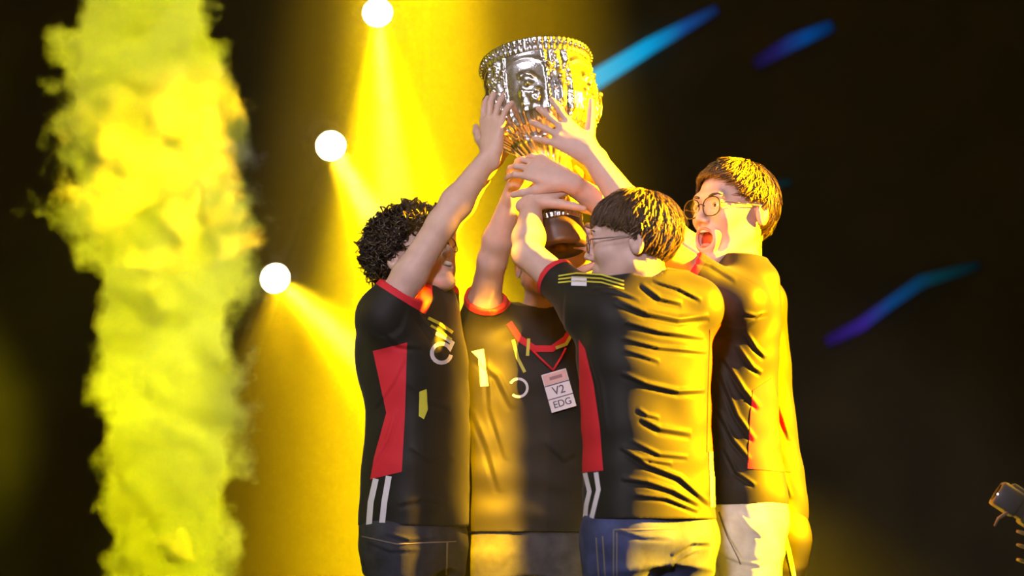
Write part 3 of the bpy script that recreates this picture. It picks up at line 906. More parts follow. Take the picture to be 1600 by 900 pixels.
def smoke(name, pts, z0, z1, dens, label, seed=0.0, Y=0.0, rough=1.0):
    """pts: (photo y, left px, right px) outline of the billowing column at depth Y"""
    zs = []; cx = []; rr = []
    for y, l, r in pts:
        a, b = A(l, y, Y), A(r, y, Y); zs.append(a[2]); cx.append((a[0] + b[0]) / 2); rr.append((b[0] - a[0]) / 2)
    o_ = np.argsort(zs); zs = np.array(zs)[o_]; cx = np.array(cx)[o_]; rr = np.array(rr)[o_]
    x0 = float(np.mean(cx)); xmin, xmax = (cx - rr).min() - 0.12, (cx + rr).max() + 0.12; rm = rr.max() + 0.10
    # a lathe-like hull around the column keeps the marching short
    V = []; F = []; n = 20; K = 30; lv = np.linspace(z0, z1, K)
    for z in lv:
        c = np.interp(z, zs, cx); q = np.interp(z, zs, rr) * 1.32 + 0.09
        V += [(c + q * math.cos(2 * PI * j / n) - x0, q * math.sin(2 * PI * j / n), z - z0) for j in range(n)]
    for i in range(K - 1):
        F += [(i * n + j, i * n + (j + 1) % n, (i + 1) * n + (j + 1) % n, (i + 1) * n + j) for j in range(n)]
    F += [tuple(range(n))[::-1], tuple((K - 1) * n + j for j in range(n))]
    me = bpy.data.meshes.new(name); me.from_pydata(V, [], F); me.update()
    o = bpy.data.objects.new(name, me); COL.objects.link(o); o.location = (x0, Y, z0)
    m = bpy.data.materials.new(name); m.use_nodes = True; nt = m.node_tree; nt.nodes.remove(nt.nodes['Principled BSDF']); L = nt.links.new

    def node(t, **k):
        q = nt.nodes.new(t)
        for a, b in k.items(): setattr(q, a, b)
        return q

    def mth(op, a, b=None, c=None):
        q = node('ShaderNodeMath', operation=op)
        for i, v in enumerate((a, b, c)):
            if v is None: continue
            if isinstance(v, (int, float)): q.inputs[i].default_value = v
            else: L(v, q.inputs[i])
        return q.outputs[0]
    tc = node('ShaderNodeTexCoord'); vec = tc.outputs['Object']
    # turbulent warp
    n1 = node('ShaderNodeTexNoise'); n1.inputs['Scale'].default_value = 5.5; n1.inputs['Detail'].default_value = 3
    mp = node('ShaderNodeVectorMath', operation='ADD'); mp.inputs[1].default_value = (seed, seed * 1.7, seed * 0.3 + z0 - 0.62); L(vec, mp.inputs[0]); L(mp.outputs[0], n1.inputs['Vector'])
    sb = node('ShaderNodeVectorMath', operation='SUBTRACT'); sb.inputs[1].default_value = (0.5, 0.5, 0.5); L(n1.outputs['Color'], sb.inputs[0])
    sc = node('ShaderNodeVectorMath', operation='SCALE'); sc.inputs['Scale'].default_value = 0.22 * rough; L(sb.outputs[0], sc.inputs[0])
    ad = node('ShaderNodeVectorMath', operation='ADD'); L(vec, ad.inputs[0]); L(sc.outputs[0], ad.inputs[1])
    sx = node('ShaderNodeSeparateXYZ'); L(ad.outputs[0], sx.inputs[0])
    h01 = mth('DIVIDE', sx.outputs['Z'], z1 - z0)

    def curve(vals, lo, hi):
        r = node('ShaderNodeValToRGB'); r.color_ramp.interpolation = 'EASE'
        zz = np.linspace(z0, z1, K); vv = (np.interp(zz, zs, vals) - lo) / (hi - lo)
        el = r.color_ramp.elements
        while len(el) < K: el.new(0.5)
        for i in range(K): el[i].position = i / (K - 1); el[i].color = (vv[i],) * 3 + (1,)
        L(h01, r.inputs['Fac'])
        return mth('MULTIPLY_ADD', r.outputs['Color'], hi - lo, lo)
    c_ = curve(cx - x0, float((cx - x0).min()) - 0.01, float((cx - x0).max()) + 0.01)
    r_ = curve(rr, float(rr.min()) - 0.01, float(rr.max()) + 0.01)
    dx = mth('DIVIDE', mth('SUBTRACT', sx.outputs['X'], c_), r_); dy = mth('DIVIDE', sx.outputs['Y'], r_)
    rad = mth('SQRT', mth('ADD', mth('MULTIPLY', dx, dx), mth('MULTIPLY', dy, dy)))
    n2 = node('ShaderNodeTexNoise'); n2.inputs['Scale'].default_value = 8.0; n2.inputs['Detail'].default_value = 4; n2.inputs['Roughness'].default_value = 0.55; L(mp.outputs[0], n2.inputs['Vector'])
    val = mth('ADD', mth('SUBTRACT', 0.98, rad), mth('MULTIPLY', mth('SUBTRACT', n2.outputs['Fac'], 0.5), 1.7 * rough))
    q = node('ShaderNodeMath', operation='MULTIPLY', use_clamp=True); L(val, q.inputs[0]); q.inputs[1].default_value = 2.2
    d = mth('MULTIPLY', mth('POWER', q.outputs[0], 1.5), dens)
    v = node('ShaderNodeVolumeScatter'); v.inputs['Color'].default_value = (0.97, 0.97, 0.93, 1); v.inputs['Anisotropy'].default_value = 0.1; L(d, v.inputs['Density'])
    L(v.outputs[0], nt.nodes['Material Output'].inputs['Volume'])
    try: m.cycles.volume_step_rate = 0.22
    except Exception as e: print('step rate', e)
    me.materials.append(m)
    tag(o, label, 'smoke', kind='stuff')
    return o


smoke('smoke_column', [(-640, 150, 350), (-300, 115, 345), (-60, 125, 330), (0, 118, 315), (100, 82, 362), (200, 82, 385), (270, 95, 405), (335, 70, 400), (400, 130, 385), (500, 158, 372), (590, 155, 398), (650, 160, 388), (720, 165, 370), (800, 168, 375), (920, 168, 368), (1260, 215, 325)],
      0.03, 3.30, 26.0, 'tall billowing column of yellow lit smoke at the left of the group', 0.7)

# ------------------------------------------------------------------ lamps on the slanted black pole behind the group
pl = empty('lighting_pole', A(350, 690, HEAD_Y + 0.42)); tag(pl, 'thin black slanted pole that carries the three bright lamps', 'pole')
e0, e1_ = A(660, -160, HEAD_Y + 0.42), A(330, 720, HEAD_Y + 0.42)
ft = np.array([e1_[0] - 0.1, HEAD_Y + 0.42, 0.0]); pl.location = ft.tolist()
mb = MB(); mb.tube([e1_, e0], 0.025, 10); mb.build('rail', M['black'], pl)
mb = MB(); mb.tube([ft, e1_], 0.03, 10); mb.build('upright', M['black'], pl)
mb = MB(); mb.tube([np.array([e0[0], HEAD_Y + 0.42, 0.0]), e0], 0.03, 10); mb.build('upright', M['black'], pl)
HL = ['topmost bright round stage lamp beside the trophy', 'middle bright round stage lamp on the slanted pole', 'lowest bright round stage lamp beside the smoke column']
for i, (hx, hy, aim) in enumerate(HEADS):
    p = A(hx, hy, HEAD_Y); d = norm(np.array(aim) - p); s1 = norm(np.cross(d, (0, 0, 1))); u1 = np.cross(s1, d)
    R3 = np.stack([s1, u1, d], 1)
    rt = empty('stage_lamp', p); tag(rt, HL[i], 'stage lamp', 'bright stage lamps behind the group')
    mb = MB(); mb.lathe([(0.045, -0.26), (0.075, -0.23), (0.085, -0.10), (0.080, -0.03), (0.082, -0.005), (0.066, -0.004)], p, R3, 28); hd = mb.build('lamp_head', M['black'], rt)
    mb = MB(); mb.lathe([(0.060, -0.012), (0.062, 0.0), (0.045, 0.006), (0.0005, 0.009)], p, R3, 28); mb.build('lens', M['lens'], hd)
    c = p - d * 0.13; bk = np.array([c[0], HEAD_Y + 0.42 - 0.03, c[2]])
    mb = MB()
    for q in (-1, 1): mb.tube([c + s1 * q * 0.085, c + s1 * q * 0.115, bk + s1 * q * 0.115, bk + s1 * q * 0.02], 0.014, 8)
    mb.build('yoke', M['black'], rt)
    mb = MB(); mb.box(bk, (0.07, 0.035, 0.05), None, 0.01); mb.build('clamp', M['black'], rt)


# ------------------------------------------------------------------ blue light strips on the back drape
def strip(pts, wds, cols, label, Y=7.57):
    P = [A(x, y, Y) for x, y in pts]; k = A(1, 0, Y)[0] - A(0, 0, Y)[0]
    P2 = []; W2 = []
    for i in range(len(P) - 1):
        for t in np.linspace(0, 1, 5)[:-1]: P2.append(P[i] * (1 - t) + P[i + 1] * t); W2.append(wds[i] * (1 - t) + wds[i + 1] * t)
    P2.append(P[-1]); W2.append(wds[-1])
    mb = MB(); mb.tube(P2, [q * k / 2 for q in W2], 10)
    m = bpy.data.materials.new('blue_light_strip'); m.use_nodes = True; nt = m.node_tree; nt.nodes.remove(nt.nodes['Principled BSDF'])
    tc = nt.nodes.new('ShaderNodeTexCoord'); sx = nt.nodes.new('ShaderNodeSeparateXYZ'); nt.links.new(tc.outputs['Generated'], sx.inputs[0])
    r = nt.nodes.new('ShaderNodeValToRGB'); el = r.color_ramp.elements
    while len(el) < len(cols): el.new(0.5)
    for i, (q, c) in enumerate(cols): el[i].position = q; el[i].color = (*c, 1)
    nt.links.new(sx.outputs[0], r.inputs[0])
    e = nt.nodes.new('ShaderNodeEmission'); nt.links.new(r.outputs[0], e.inputs[0]); e.inputs[1].default_value = 1.0
    nt.links.new(e.outputs[0], nt.nodes['Material Output'].inputs['Surface'])
    o = mb.build('light_strip', m, None); tag(o, label, 'light strip', 'blue light strips on the dark backdrop'); return o


strip([(918, 132), (1015, 72), (1120, 14)], [30, 24, 14], [(0.0, (0.0, 0.55, 0.85)), (0.45, (0.0, 0.36, 0.70)), (0.75, (0.006, 0.06, 0.25)), (1.0, (0.004, 0.01, 0.05))], 'brightest cyan light strip slanting up beside the trophy')
strip([(1180, 100), (1235, 68), (1300, 40)], [18, 24, 18], [(0.0, (0.006, 0.002, 0.02)), (0.3, (0.012, 0.008, 0.09)), (0.65, (0.0, 0.05, 0.22)), (1.0, (0.0, 0.012, 0.05))], 'short deep blue light strip near the top right of the backdrop')
strip([(1292, 534), (1345, 508), (1385, 478), (1440, 440), (1530, 414)], [16, 20, 18, 20, 14], [(0.0, (0.012, 0.003, 0.06)), (0.25, (0.030, 0.012, 0.20)), (0.42, (0.002, 0.045, 0.17)), (0.7, (0.0, 0.028, 0.04)), (1.0, (0.0, 0.004, 0.006))], 'long curved violet and teal light strip at the right of the group')
strip([(1170, 300), (1205, 290), (1236, 284)], [12, 12, 10], [(0.0, (0.0, 0.01, 0.012)), (0.5, (0.002, 0.02, 0.028)), (1.0, (0.0, 0.01, 0.012))], 'faint small teal light strip behind the shouting person in glasses')

# ------------------------------------------------------------------ the trophy held up by all hands
tb, tt = A(878, 392, -0.10), A(836, 94, 0.05)
tz = norm(tt - tb); tx = norm(np.cross((0, 1, 0), tz)); ty = np.cross(tz, tx); TR = np.stack([tx, ty, tz], 1); TL = np.linalg.norm(tt - tb)
trophy = empty('trophy', tb); tag(trophy, 'large ornate silver trophy cup on a dark wooden base held overhead', 'trophy')
tp = lambda a, r, z: tb + TR @ np.array([r * math.sin(a), -r * math.cos(a), z])   # a = 0 faces the camera


def turned(name, zs, rfun, m, n=200, inner=0.012):
    """surface of revolution with relief; rfun(angle, z) is the radius"""
    a = np.linspace(0, 2 * PI, n, endpoint=False); AA, ZZ = np.meshgrid(a, zs); RRr = rfun(AA, ZZ)
    P = np.stack([RRr * np.sin(AA), -RRr * np.cos(AA), ZZ], -1).reshape(-1, 3) @ TR.T + tb
    k = len(zs); i = np.arange(k - 1)[:, None] * n; j = np.arange(n)[None, :]; j2 = (j + 1) % n
    F = np.stack([i + j, i + j2, i + n + j2, i + n + j], -1).reshape(-1, 4)
    top = np.stack([(RRr[-1] - inner) * np.sin(a), -(RRr[-1] - inner) * np.cos(a), np.full(n, zs[-1] - 0.02)], -1) @ TR.T + tb
    cen = np.stack([0.02 * np.sin(a), -0.02 * np.cos(a), np.full(n, zs[0] + 0.015)], -1) @ TR.T + tb
    N0 = len(P); ii = np.arange(n); F2 = np.stack([(k - 1) * n + ii, (k - 1) * n + (ii + 1) % n, N0 + (ii + 1) % n, N0 + ii], -1)
    F3 = np.stack([N0 + ii, N0 + (ii + 1) % n, N0 + n + (ii + 1) % n, N0 + n + ii], -1); F4 = np.stack([(ii + 1) % n, ii, N0 + n + ii, N0 + n + (ii + 1) % n], -1)
    return mesh_obj(name, np.concatenate([P, top, cen]), np.concatenate([F, F2, F3, F4]), m, trophy)


h0 = TL
zb_ = [0.55 * h0, 0.59 * h0, 0.64 * h0, 0.72 * h0, 0.82 * h0, 0.90 * h0, 0.94 * h0]; rb_ = [0.095, 0.126, 0.146, 0.157, 0.155, 0.150, 0.148]
_rg = np.random.default_rng(5)
_bl = [(_rg.uniform(-0.12, 0.36), _rg.uniform(0.63, 0.82), _rg.uniform(0.006, 0.018), _rg.uniform(0.001, 0.004)) for _ in range(60)]


def bowl_r(a, z):
    r = np.interp(z, zb_, rb_)
    sec = 2 * PI / 5; c = (a + 0.26 + sec / 2) % sec - sec / 2               # five panels, one facing left of the camera
    pan = 1 / (1 + np.exp((np.abs(c) - 0.40) * 60)); col = np.exp(-((np.abs(c) - 0.50) / 0.07) ** 2)
    zz = (z - zb_[0]) / (zb_[-1] - zb_[0])
    orn = np.abs(np.sin(a * 31 + 5 * np.sin(z * 60)) * np.sin(z * 190 + 4 * np.sin(a * 13))) ** 0.7 * 0.008 + np.sin(a * 17 + z * 90) * 0.0025
    r = r + (1 - pan) * (1 - col) * (orn + 0.003) - col * 0.004
    frame = np.exp(-((np.abs(c) - 0.40) / 0.02) ** 2) + np.exp(-((zz - 0.9 + c * c * 0.6) / 0.03) ** 2) * (np.abs(c) < 0.42)
    r = r + 0.004 * np.clip(frame, 0, 1)
    for (ba, bz, bw, bh) in _bl:   # raised beast on each panel
        r = r + pan * bh * np.exp(-(((c - ba * 0.75) * 0.155) ** 2 + (z - bz * h0) ** 2) / (bw * 0.62) ** 2)
    low = np.clip((0.30 - zz) / 0.2, 0, 1)
    return r + low * 0.005 * np.abs(np.sin(a * 22)) ** 2


bowl = turned('bowl', np.linspace(zb_[0], zb_[-1], 96), bowl_r, M['silver'], 360)
turned('rim', np.linspace(0.935 * h0, 1.0 * h0, 14), lambda a, z: np.interp(z, [0.935 * h0, 0.95 * h0, 0.975 * h0, 1.0 * h0], [0.150, 0.154, 0.153, 0.158]) + 0.0015 * np.sin(a * 60), M['silver'], 240)
mb = MB()
for i in range(52):
    a = 2 * PI * i / 52; mb.ball(tp(a, 0.156, 0.972 * h0), 0.0078, 8, 6)
o = mb.build('bead_band', M['silver'], trophy); o['kind'] = 'stuff'
turned('funnel', np.linspace(0.36 * h0, 0.555 * h0, 26), lambda a, z: np.interp(z, [0.36 * h0, 0.40 * h0, 0.47 * h0, 0.555 * h0], [0.030, 0.036, 0.058, 0.100]) + 0.004 * np.abs(np.cos(a * 9)), M['silver'], 160)
turned('stem', np.linspace(0.20 * h0, 0.37 * h0, 30), lambda a, z: np.interp(z, [0.20 * h0, 0.225 * h0, 0.25 * h0, 0.275 * h0, 0.31 * h0, 0.34 * h0, 0.37 * h0], [0.040, 0.034, 0.046, 0.034, 0.026, 0.028, 0.033]) + 0.002 * np.cos(a * 10), M['silver'], 120)
turned('foot_ring', np.linspace(0.135 * h0, 0.205 * h0, 18), lambda a, z: np.interp(z, [0.135 * h0, 0.16 * h0, 0.175 * h0, 0.19 * h0, 0.205 * h0], [0.066, 0.070, 0.062, 0.064, 0.042]) + 0.0025 * np.abs(np.sin(a * 16)), M['silver_dark'], 160)
turned('wooden_base', np.linspace(0.0, 0.14 * h0, 16), lambda a, z: np.interp(z, [0, 0.004, 0.012, 0.05, 0.14 * h0 - 0.01, 0.14 * h0 - 0.004, 0.14 * h0], [0.066, 0.074, 0.077, 0.074, 0.068, 0.068, 0.062]), M['wood'], 96, 0.02)
for i in range(5):                                              # beast heads on the shoulders between the panels
    a = -0.26 + 2 * PI / 5 * (i + 0.5); z = 0.80 * h0
    rad = lambda da, r, dz: tp(a + da, r, z + dz)
    mb = MB(); B = np.stack([norm(tp(a + 0.01, 0.1, 0) - tp(a - 0.01, 0.1, 0)), norm(tp(a, 0.2, 0) - tp(a, 0.1, 0)), tz], 1)
    mb.ball(rad(0, 0.142, 0), (0.024, 0.022, 0.032), 14, 10, B); mb.ball(rad(0, 0.160, -0.012), (0.015, 0.018, 0.012), 10, 8, B)
    for q in (-1, 1):
        mb.ball(rad(q * 0.10, 0.156, 0.012), (0.006, 0.006, 0.005), 8, 6, B); mb.tube([rad(q * 0.10, 0.150, 0.022), rad(q * 0.20, 0.160, 0.040), rad(q * 0.30, 0.158, 0.034)], [0.008, 0.006, 0.002], 8)
    for q in range(9):
        t = 2 * PI * q / 9; mb.ball(rad(0.19 * math.cos(t), 0.152, 0.038 * math.sin(t)), 0.010, 8, 6)
    mb.tube([rad(0, 0.162, -0.022), rad(0, 0.162, -0.05), rad(0, 0.158, -0.072), rad(0, 0.150, -0.09)], [0.010, 0.009, 0.008, 0.006], 8)
    mb.build('beast_head', M['silver'], trophy)

# ------------------------------------------------------------------ the five people
# leftmost: profile to the right, near arm up
Y1 = 0.0
hd1 = Head(A(648, 403, 0.0), (0.80, -0.44, 0.34), (0.1, 0, 1), 1.06)
p1 = person('leftmost person with bushy dark hair and dark jeans, right arm raised to the trophy', (A(648, 840, 0)[0], 0, 0), (0.906, -0.423, 0),
            [(662, 452, .085, .07), (650, 472, .15, .10), (640, 512, .188, .128), (643, 560, .188, .136), (654, 650, .175, .126), (650, 740, .18, .130), (646, 822, .184, .134)], Y1, hd1,
            A(662, 462, 0.0),
            [dict(sh=A(600, 494, -.15), el=A(690, 350, -.17), wr=A(768, 240, -.13), D=(.05, .12, 1), N=(-.62, -.75, 0.1), thumb=-1, curls=[(8, 14, 12), (6, 14, 12), (8, 16, 12), (10, 18, 12)], splay=7, tout=.75, sleeve=.27, sr=.062),
             dict(sh=A(676, 482, .16), el=A(694, 352, .16), wr=A(778, 236, .10), D=(.4, 0, .9), N=(-.6, .8, 0), thumb=1, curls=[(10, 15, 12)] * 4, sleeve=.27, sr=.06)],
            None, mouth='smile', glasses=M['frame'], trousers=M['denim_dark'], seed=3,
            hair=dict(curl=0.0085, top=1.22, cap=1.17, n=5000, seed=4, rad=0.0028, dth=(.22, .45), fluff=0.045),
            folds=[([(586, 640), (615, 600), (634, 560)], 4, .004), ([(583, 730), (606, 690), (622, 640)], 4, .006), ([(640, 480), (670, 520), (690, 560)], 6, .006), ([(600, 520), (620, 540), (660, 545)], 6, .006),
                   ([(640, 700), (670, 720), (710, 715)], 6, .005), ([(620, 790), (660, 780), (700, 790)], 6, .005), ([(640, 600), (670, 630), (705, 640)], 6, .004)],
            trouser_folds=[([(600, 835), (640, 845), (690, 840)], 4, .005), ([(570, 845), (610, 862), (660, 860)], 4, .004)])
J = p1['jersey']
J.decal('side_panel', [[(583, 548), (636, 535), (633, 645), (604, 645)], [(604, 645), (633, 645), (628, 737), (579, 749), (585, 715)]], M['red'], label='red side panel')
for pts in ([(588, 748), (580, 785), (577, 823)], [(608, 744), (601, 785), (597, 822)]):
    J.decal('stripe', line_poly(pts, 9), M['white'], 0.0022, 'white stripe')
J.decal('chest_emblem', line_poly([(689 + 15 * math.cos(math.radians(a)), 552 + 15 * math.sin(math.radians(a))) for a in range(10, 331, 20)] + [(706, 536), (694, 527), (680, 521)], 6), M['white'], 0.002, 'white ring emblem')
J.decal('printed_mark', [[(655, 612), (666, 608), (668, 640), (662, 655), (654, 650)]], M['lime'], 0.002, 'yellow green print')
for pts, wd_ in (([(668, 497), (686, 506), (706, 520)], 5), ([(672, 509), (688, 519), (704, 531)], 4)):
    J.decal('collar_stripe', line_poly(pts, wd_), M['lime'], 0.003, 'yellow green collar stripe')
Tn = p1['trousers']
Tn.decal('waist_seam', line_poly([(566, 838), (620, 850), (712, 846)], 2.0), M['stitch'], 0.002)
Tn.decal('side_seam', line_poly([(698, 846), (697, 898)], 3), M['stitch'], 0.002)

# facing the camera behind the trophy base
hd2 = Head(A(853, 410, .28), (-0.05, -.95, .30), (0, 0, 1), 1.05)
p2 = person('person facing the camera behind the trophy base, white badge hanging on the chest', (A(850, 840, .32)[0], .32, 0), (0.05, -1, 0),
            [(842, 486, .085, .07), (838, 503, .165, .10), (830, 540, .21, .125), (828, 600, .215, .130), (826, 700, .215, .125), (826, 770, .215, .128), (826, 832, .215, .13)], .32, hd2,
            A(846, 494, .31),
            [dict(sh=A(748, 520, .30), el=A(769, 408, .12), wr=A(803, 296, .02), D=(.35, 0, .9), N=(-.8, .3, .3), thumb=-1, curls=[(15, 20, 15)] * 4, sleeve=.50, sr=.060),
             dict(sh=A(936, 518, .30), el=A(898, 402, .16), wr=A(884, 306, .08), D=(-.3, -.2, .9), N=(.3, .9, 0), thumb=1, curls=[(15, 20, 15)] * 4, sleeve=.45, sr=.058)],
            None, trousers=M['denim_dark'], seed=9, hair=dict(n=1600, seed=8),
            folds=[([(740, 560), (775, 590), (800, 640)], 7, .008), ([(735, 640), (760, 700), (780, 770)], 7, .007), ([(760, 560), (765, 640), (790, 720)], 6, .006), ([(850, 690), (880, 720), (900, 710)], 6, .005)])
J = p2['jersey']
J.decal('chest_emblem', ring_poly(810, 606, 14, 4, -150, 130), M['white'], 0.002, 'white ring emblem')
J.decal('printed_mark', [[(737, 549), (756, 545), (758, 560), (748, 560)], [(748, 560), (758, 560), (764, 603), (751, 604)]], M['white'], 0.002, 'pale print')
J.decal('collar', line_poly([(795, 505), (812, 530), (835, 545), (862, 545), (884, 530), (898, 505)], 10), M['red'], 0.004, 'red collar')
for pts in ([(868, 544), (884, 538), (893, 522)], [(802, 532), (809, 560), (820, 582)], [(826, 530), (824, 556)]):
    J.decal('collar_stripe', line_poly(pts, 5), M['lime'], 0.005, 'yellow green collar stripe')

# back to the camera, face in profile to the left
Y3 = -.43
hd3 = Head(A(987, 380, -.47), (-0.975, .20, -.04), (0, 0, 1), 1.10)
bf = [([(960, 470), (1010, 492), (1060, 502), (1108, 496)], 6, .011), ([(975, 505), (1030, 520), (1100, 530)], 5, .008), ([(970, 530), (1030, 545), (1104, 552)], 4, .007), ([(972, 548), (1000, 556), (1030, 566)], 4, .006),
      ([(970, 585), (1010, 602), (1060, 614), (1102, 612)], 5, .010), ([(1000, 655), (1030, 672), (1080, 680)], 6, .008), ([(968, 700), (1010, 728), (1060, 748), (1108, 790)], 5, .011), ([(985, 712), (1020, 722), (1050, 726)], 4, .006),
      ([(970, 750), (1010, 755), (1050, 768), (1090, 790)], 5, .010), ([(995, 640), (1010, 650), (1030, 655)], 4, .006), ([(990, 775), (1040, 780), (1090, 800)], 4, .008), ([(985, 690), (1030, 712), (1075, 716)], 4, .006),
      ([(1000, 445), (1030, 468), (1065, 476)], 5, .009), ([(1020, 440), (1060, 452), (1095, 470)], 4, .007), ([(925, 452), (960, 455), (1000, 470)], 4, .005), ([(915, 540), (935, 600), (945, 680)], 6, .005)]
p3 = person('person with back to the camera in black jersey and blue jeans, face in profile', (A(1015, 840, Y3)[0], Y3, 0), (-.44, .898, 0),
            [(1006, 428, .085, .07), (1005, 446, .155, .10), (1002, 482, .188, .125), (1006, 560, .182, .128), (1010, 650, .172, .122), (1013, 740, .174, .124), (1015, 812, .180, .130)], Y3, hd3,
            A(1003, 440, -.45),
            [dict(sh=A(918, 480, -.44), el=A(824, 396, -.30), wr=A(831, 316, -.14), D=(.75, .25, .35), N=(-.45, -.45, .75), thumb=1, curls=[(20, 30, 22)] * 4, splay=3, sleeve=.56, sr=.053),
             dict(sh=A(1085, 478, -.40), el=A(1038, 446, -.24), wr=A(976, 393, -.10), D=(-.9, .1, .4), N=(.2, -.9, .1), thumb=-1, curls=[(20, 30, 22)] * 4, sleeve=.40, sr=.058)],
            None, trousers=M['denim_blue'], glasses=M['frame_metal'], seed=21, folds=bf,
            hair=dict(n=6500, seed=12, m=M['hair_brown'], lim=[(0, 96), (35, 95), (60, 92), (75, 100), (85, 95), (98, 95), (110, 116), (130, 132), (180, 141)], top=1.15, cap=1.09),
            trouser_folds=[([(960, 830), (1000, 840), (1050, 842)], 4, .004), ([(1050, 870), (1080, 850), (1110, 850)], 5, .008), ([(1040, 890), (1070, 870), (1090, 860)], 4, .006)])
J = p3['jersey']
J.decal('side_panel', [[(905, 530), (915, 545), (928, 600), (906, 600)], [(906, 600), (928, 600), (938, 670), (906, 670)], [(906, 670), (938, 670), (943, 735), (905, 739)]], M['red'], label='red side panel')
J.decal('side_panel', [[(1109, 515), (1128, 505), (1128, 600), (1106, 600)], [(1106, 600), (1128, 600), (1132, 706), (1104, 706)]], M['red'], label='red side panel')
for pts in ([(915, 739), (922, 768), (917, 790), (915, 812)], [(932, 738), (936, 765), (930, 790), (925, 811)], [(1111, 706), (1112, 750), (1113, 792)]):
    J.decal('stripe', line_poly(pts, 7), M['white'], 0.0022, 'white stripe')
J.decal('sleeve_patch', [[(893, 433), (917, 434), (917, 448), (893, 447)]], M['white'], 0.0024, 'white sleeve patch')
for k_ in range(3):
    J.decal('shoulder_stripe', line_poly([(873, 432 + 5 * k_), (900, 428 + 6 * k_), (940, 430 + 6 * k_), (975, 440 + 6 * k_)], 2.2), M['lime'], 0.0024, 'pale shoulder stripe')
Tn = p3['trousers']
Tn.decal('back_pocket', [[(958, 826), (1058, 824), (1050, 905), (958, 905)]], M['denim_blue'], 0.003)
for pts in ([(960, 828), (1056, 826)], [(959, 828), (959, 902)], [(964, 832), (964, 902)]):
    Tn.decal('stitching', line_poly(pts, 1.8), M['stitch'], 0.0045)
for pts in ([(932, 840), (936, 900)], [(942, 838), (946, 900)]):
    Tn.decal('side_seam', line_poly(pts, 2.0), M['stitch'], 0.002)

# shouting, at the right
Y4 = -.02
hd4 = Head(A(1144, 333, -.02), (-.76, -.64, .05), (-.05, 0, 1), 1.17)
p4 = person('shouting person with a bowl haircut and dark rimmed glasses, in pale jeans', (A(1145, 840, Y4)[0], Y4, 0), (-.80, -.60, 0),
            [(1150, 404, .080, .068), (1146, 424, .140, .095), (1130, 472, .185, .125), (1124, 560, .182, .128), (1128, 650, .17, .12), (1136, 730, .172, .122), (1140, 790, .178, .128)], Y4, hd4,
            A(1150, 420, -.02),
            [dict(sh=A(1152, 474, -.18), el=A(1036, 396, -.22), wr=A(922, 240, -.17), D=(-.78, .02, .58), N=(-.05, -1, .1), thumb=1, curls=[(6, 14, 12), (8, 16, 14), (8, 18, 14), (10, 20, 16)], splay=13, tout=.95, tcurl=.15, sleeve=.66, sr=.058, sc=1.12, r=(.055, .052, .047, .050, .031)),
             dict(sh=A(1078, 466, .10), el=A(990, 352, -.06), wr=A(884, 282, -.16), D=(-.88, .10, .38), N=(-.25, -.85, .45), thumb=-1, curls=[(18, 32, 22), (22, 34, 22), (22, 34, 22), (24, 36, 24)], splay=4, tout=.5, sleeve=.5, sr=.060, sc=1.08)],
            None, mouth='open', trousers=M['denim_light'], glasses=M['frame'], seed=33, slit=.0024, rx=.0270,
            hair=dict(n=6500, seed=22, m=M['hair_brown'], lim=[(0, 78), (25, 74), (50, 84), (72, 104), (84, 95), (98, 95), (110, 116), (130, 132), (180, 141)], top=1.17, cap=1.10, sweep=.25),
            folds=[([(1165, 520), (1180, 545), (1195, 560)], 4, .009), ([(1150, 540), (1175, 575), (1190, 585)], 4, .008), ([(1130, 560), (1160, 610), (1185, 640)], 5, .010), ([(1122, 580), (1150, 650), (1178, 690)], 5, .010),
                   ([(1120, 640), (1145, 690), (1170, 720)], 5, .010), ([(1130, 700), (1150, 740), (1180, 760)], 4, .008), ([(1160, 490), (1180, 495), (1200, 490)], 4, .006), ([(1075, 405), (1110, 415), (1150, 440)], 5, .007)],
            trouser_folds=[([(1122, 800), (1140, 840), (1165, 880)], 5, .009), ([(1130, 870), (1160, 880), (1190, 885)], 4, .007), ([(1150, 800), (1170, 825), (1190, 840)], 4, .006)])
J = p4['jersey']
J.decal('side_panel', [[(1176, 610), (1206, 590), (1222, 650), (1172, 650)], [(1172, 650), (1222, 650), (1228, 738), (1168, 732)]], M['red'], label='red side panel')
Tn = p4['trousers']
Tn.decal('pocket_seam', line_poly([(1124, 800), (1138, 840), (1158, 882)], 2.2), M['stitch'], 0.0025)

# rightmost, mostly hidden behind the shouting person
hd5 = Head(A(1152, 352, .36), (-.85, -.52, .05), (0, 0, 1), 1.0)
p5 = person('rightmost person half hidden behind the shouting one, black jersey, striped track trousers', (A(1180, 850, .31)[0], .31, 0), (-.80, -.60, 0),
            [(1160, 432, .085, .07), (1152, 450, .15, .10), (1140, 490, .185, .125), (1146, 560, .182, .126), (1158, 650, .172, .12), (1170, 735, .174, .122), (1176, 812, .180, .128)], .31, hd5,
            A(1160, 440, .31),
            [dict(sh=A(1180, 474, .20), el=A(1078, 388, .24), wr=A(940, 272, .16), D=(-.85, -.2, .4), N=(.2, .8, .3), thumb=1, curls=[(15, 25, 20)] * 4, sleeve=.55, sr=.060),
             dict(sh=A(1100, 474, .42), el=A(1010, 392, .42), wr=A(925, 318, .22), D=(-.9, -.3, .3), N=(.2, .8, .3), thumb=-1, curls=[(15, 25, 20)] * 4, sleeve=.5, sr=.060)],
            None, trousers=M['track'], seed=44, hair=dict(n=1400, seed=31),
            folds=[([(1200, 590), (1215, 640), (1232, 690)], 4, .008), ([(1195, 470), (1205, 500), (1215, 540)], 4, .006), ([(1205, 700), (1220, 740), (1235, 780)], 4, .007)])
J = p5['jersey']
J.decal('side_panel', [[(1196, 640), (1222, 632), (1229, 690), (1190, 690)], [(1190, 690), (1229, 690), (1236, 738), (1186, 732)]], M['red'], label='red side panel')
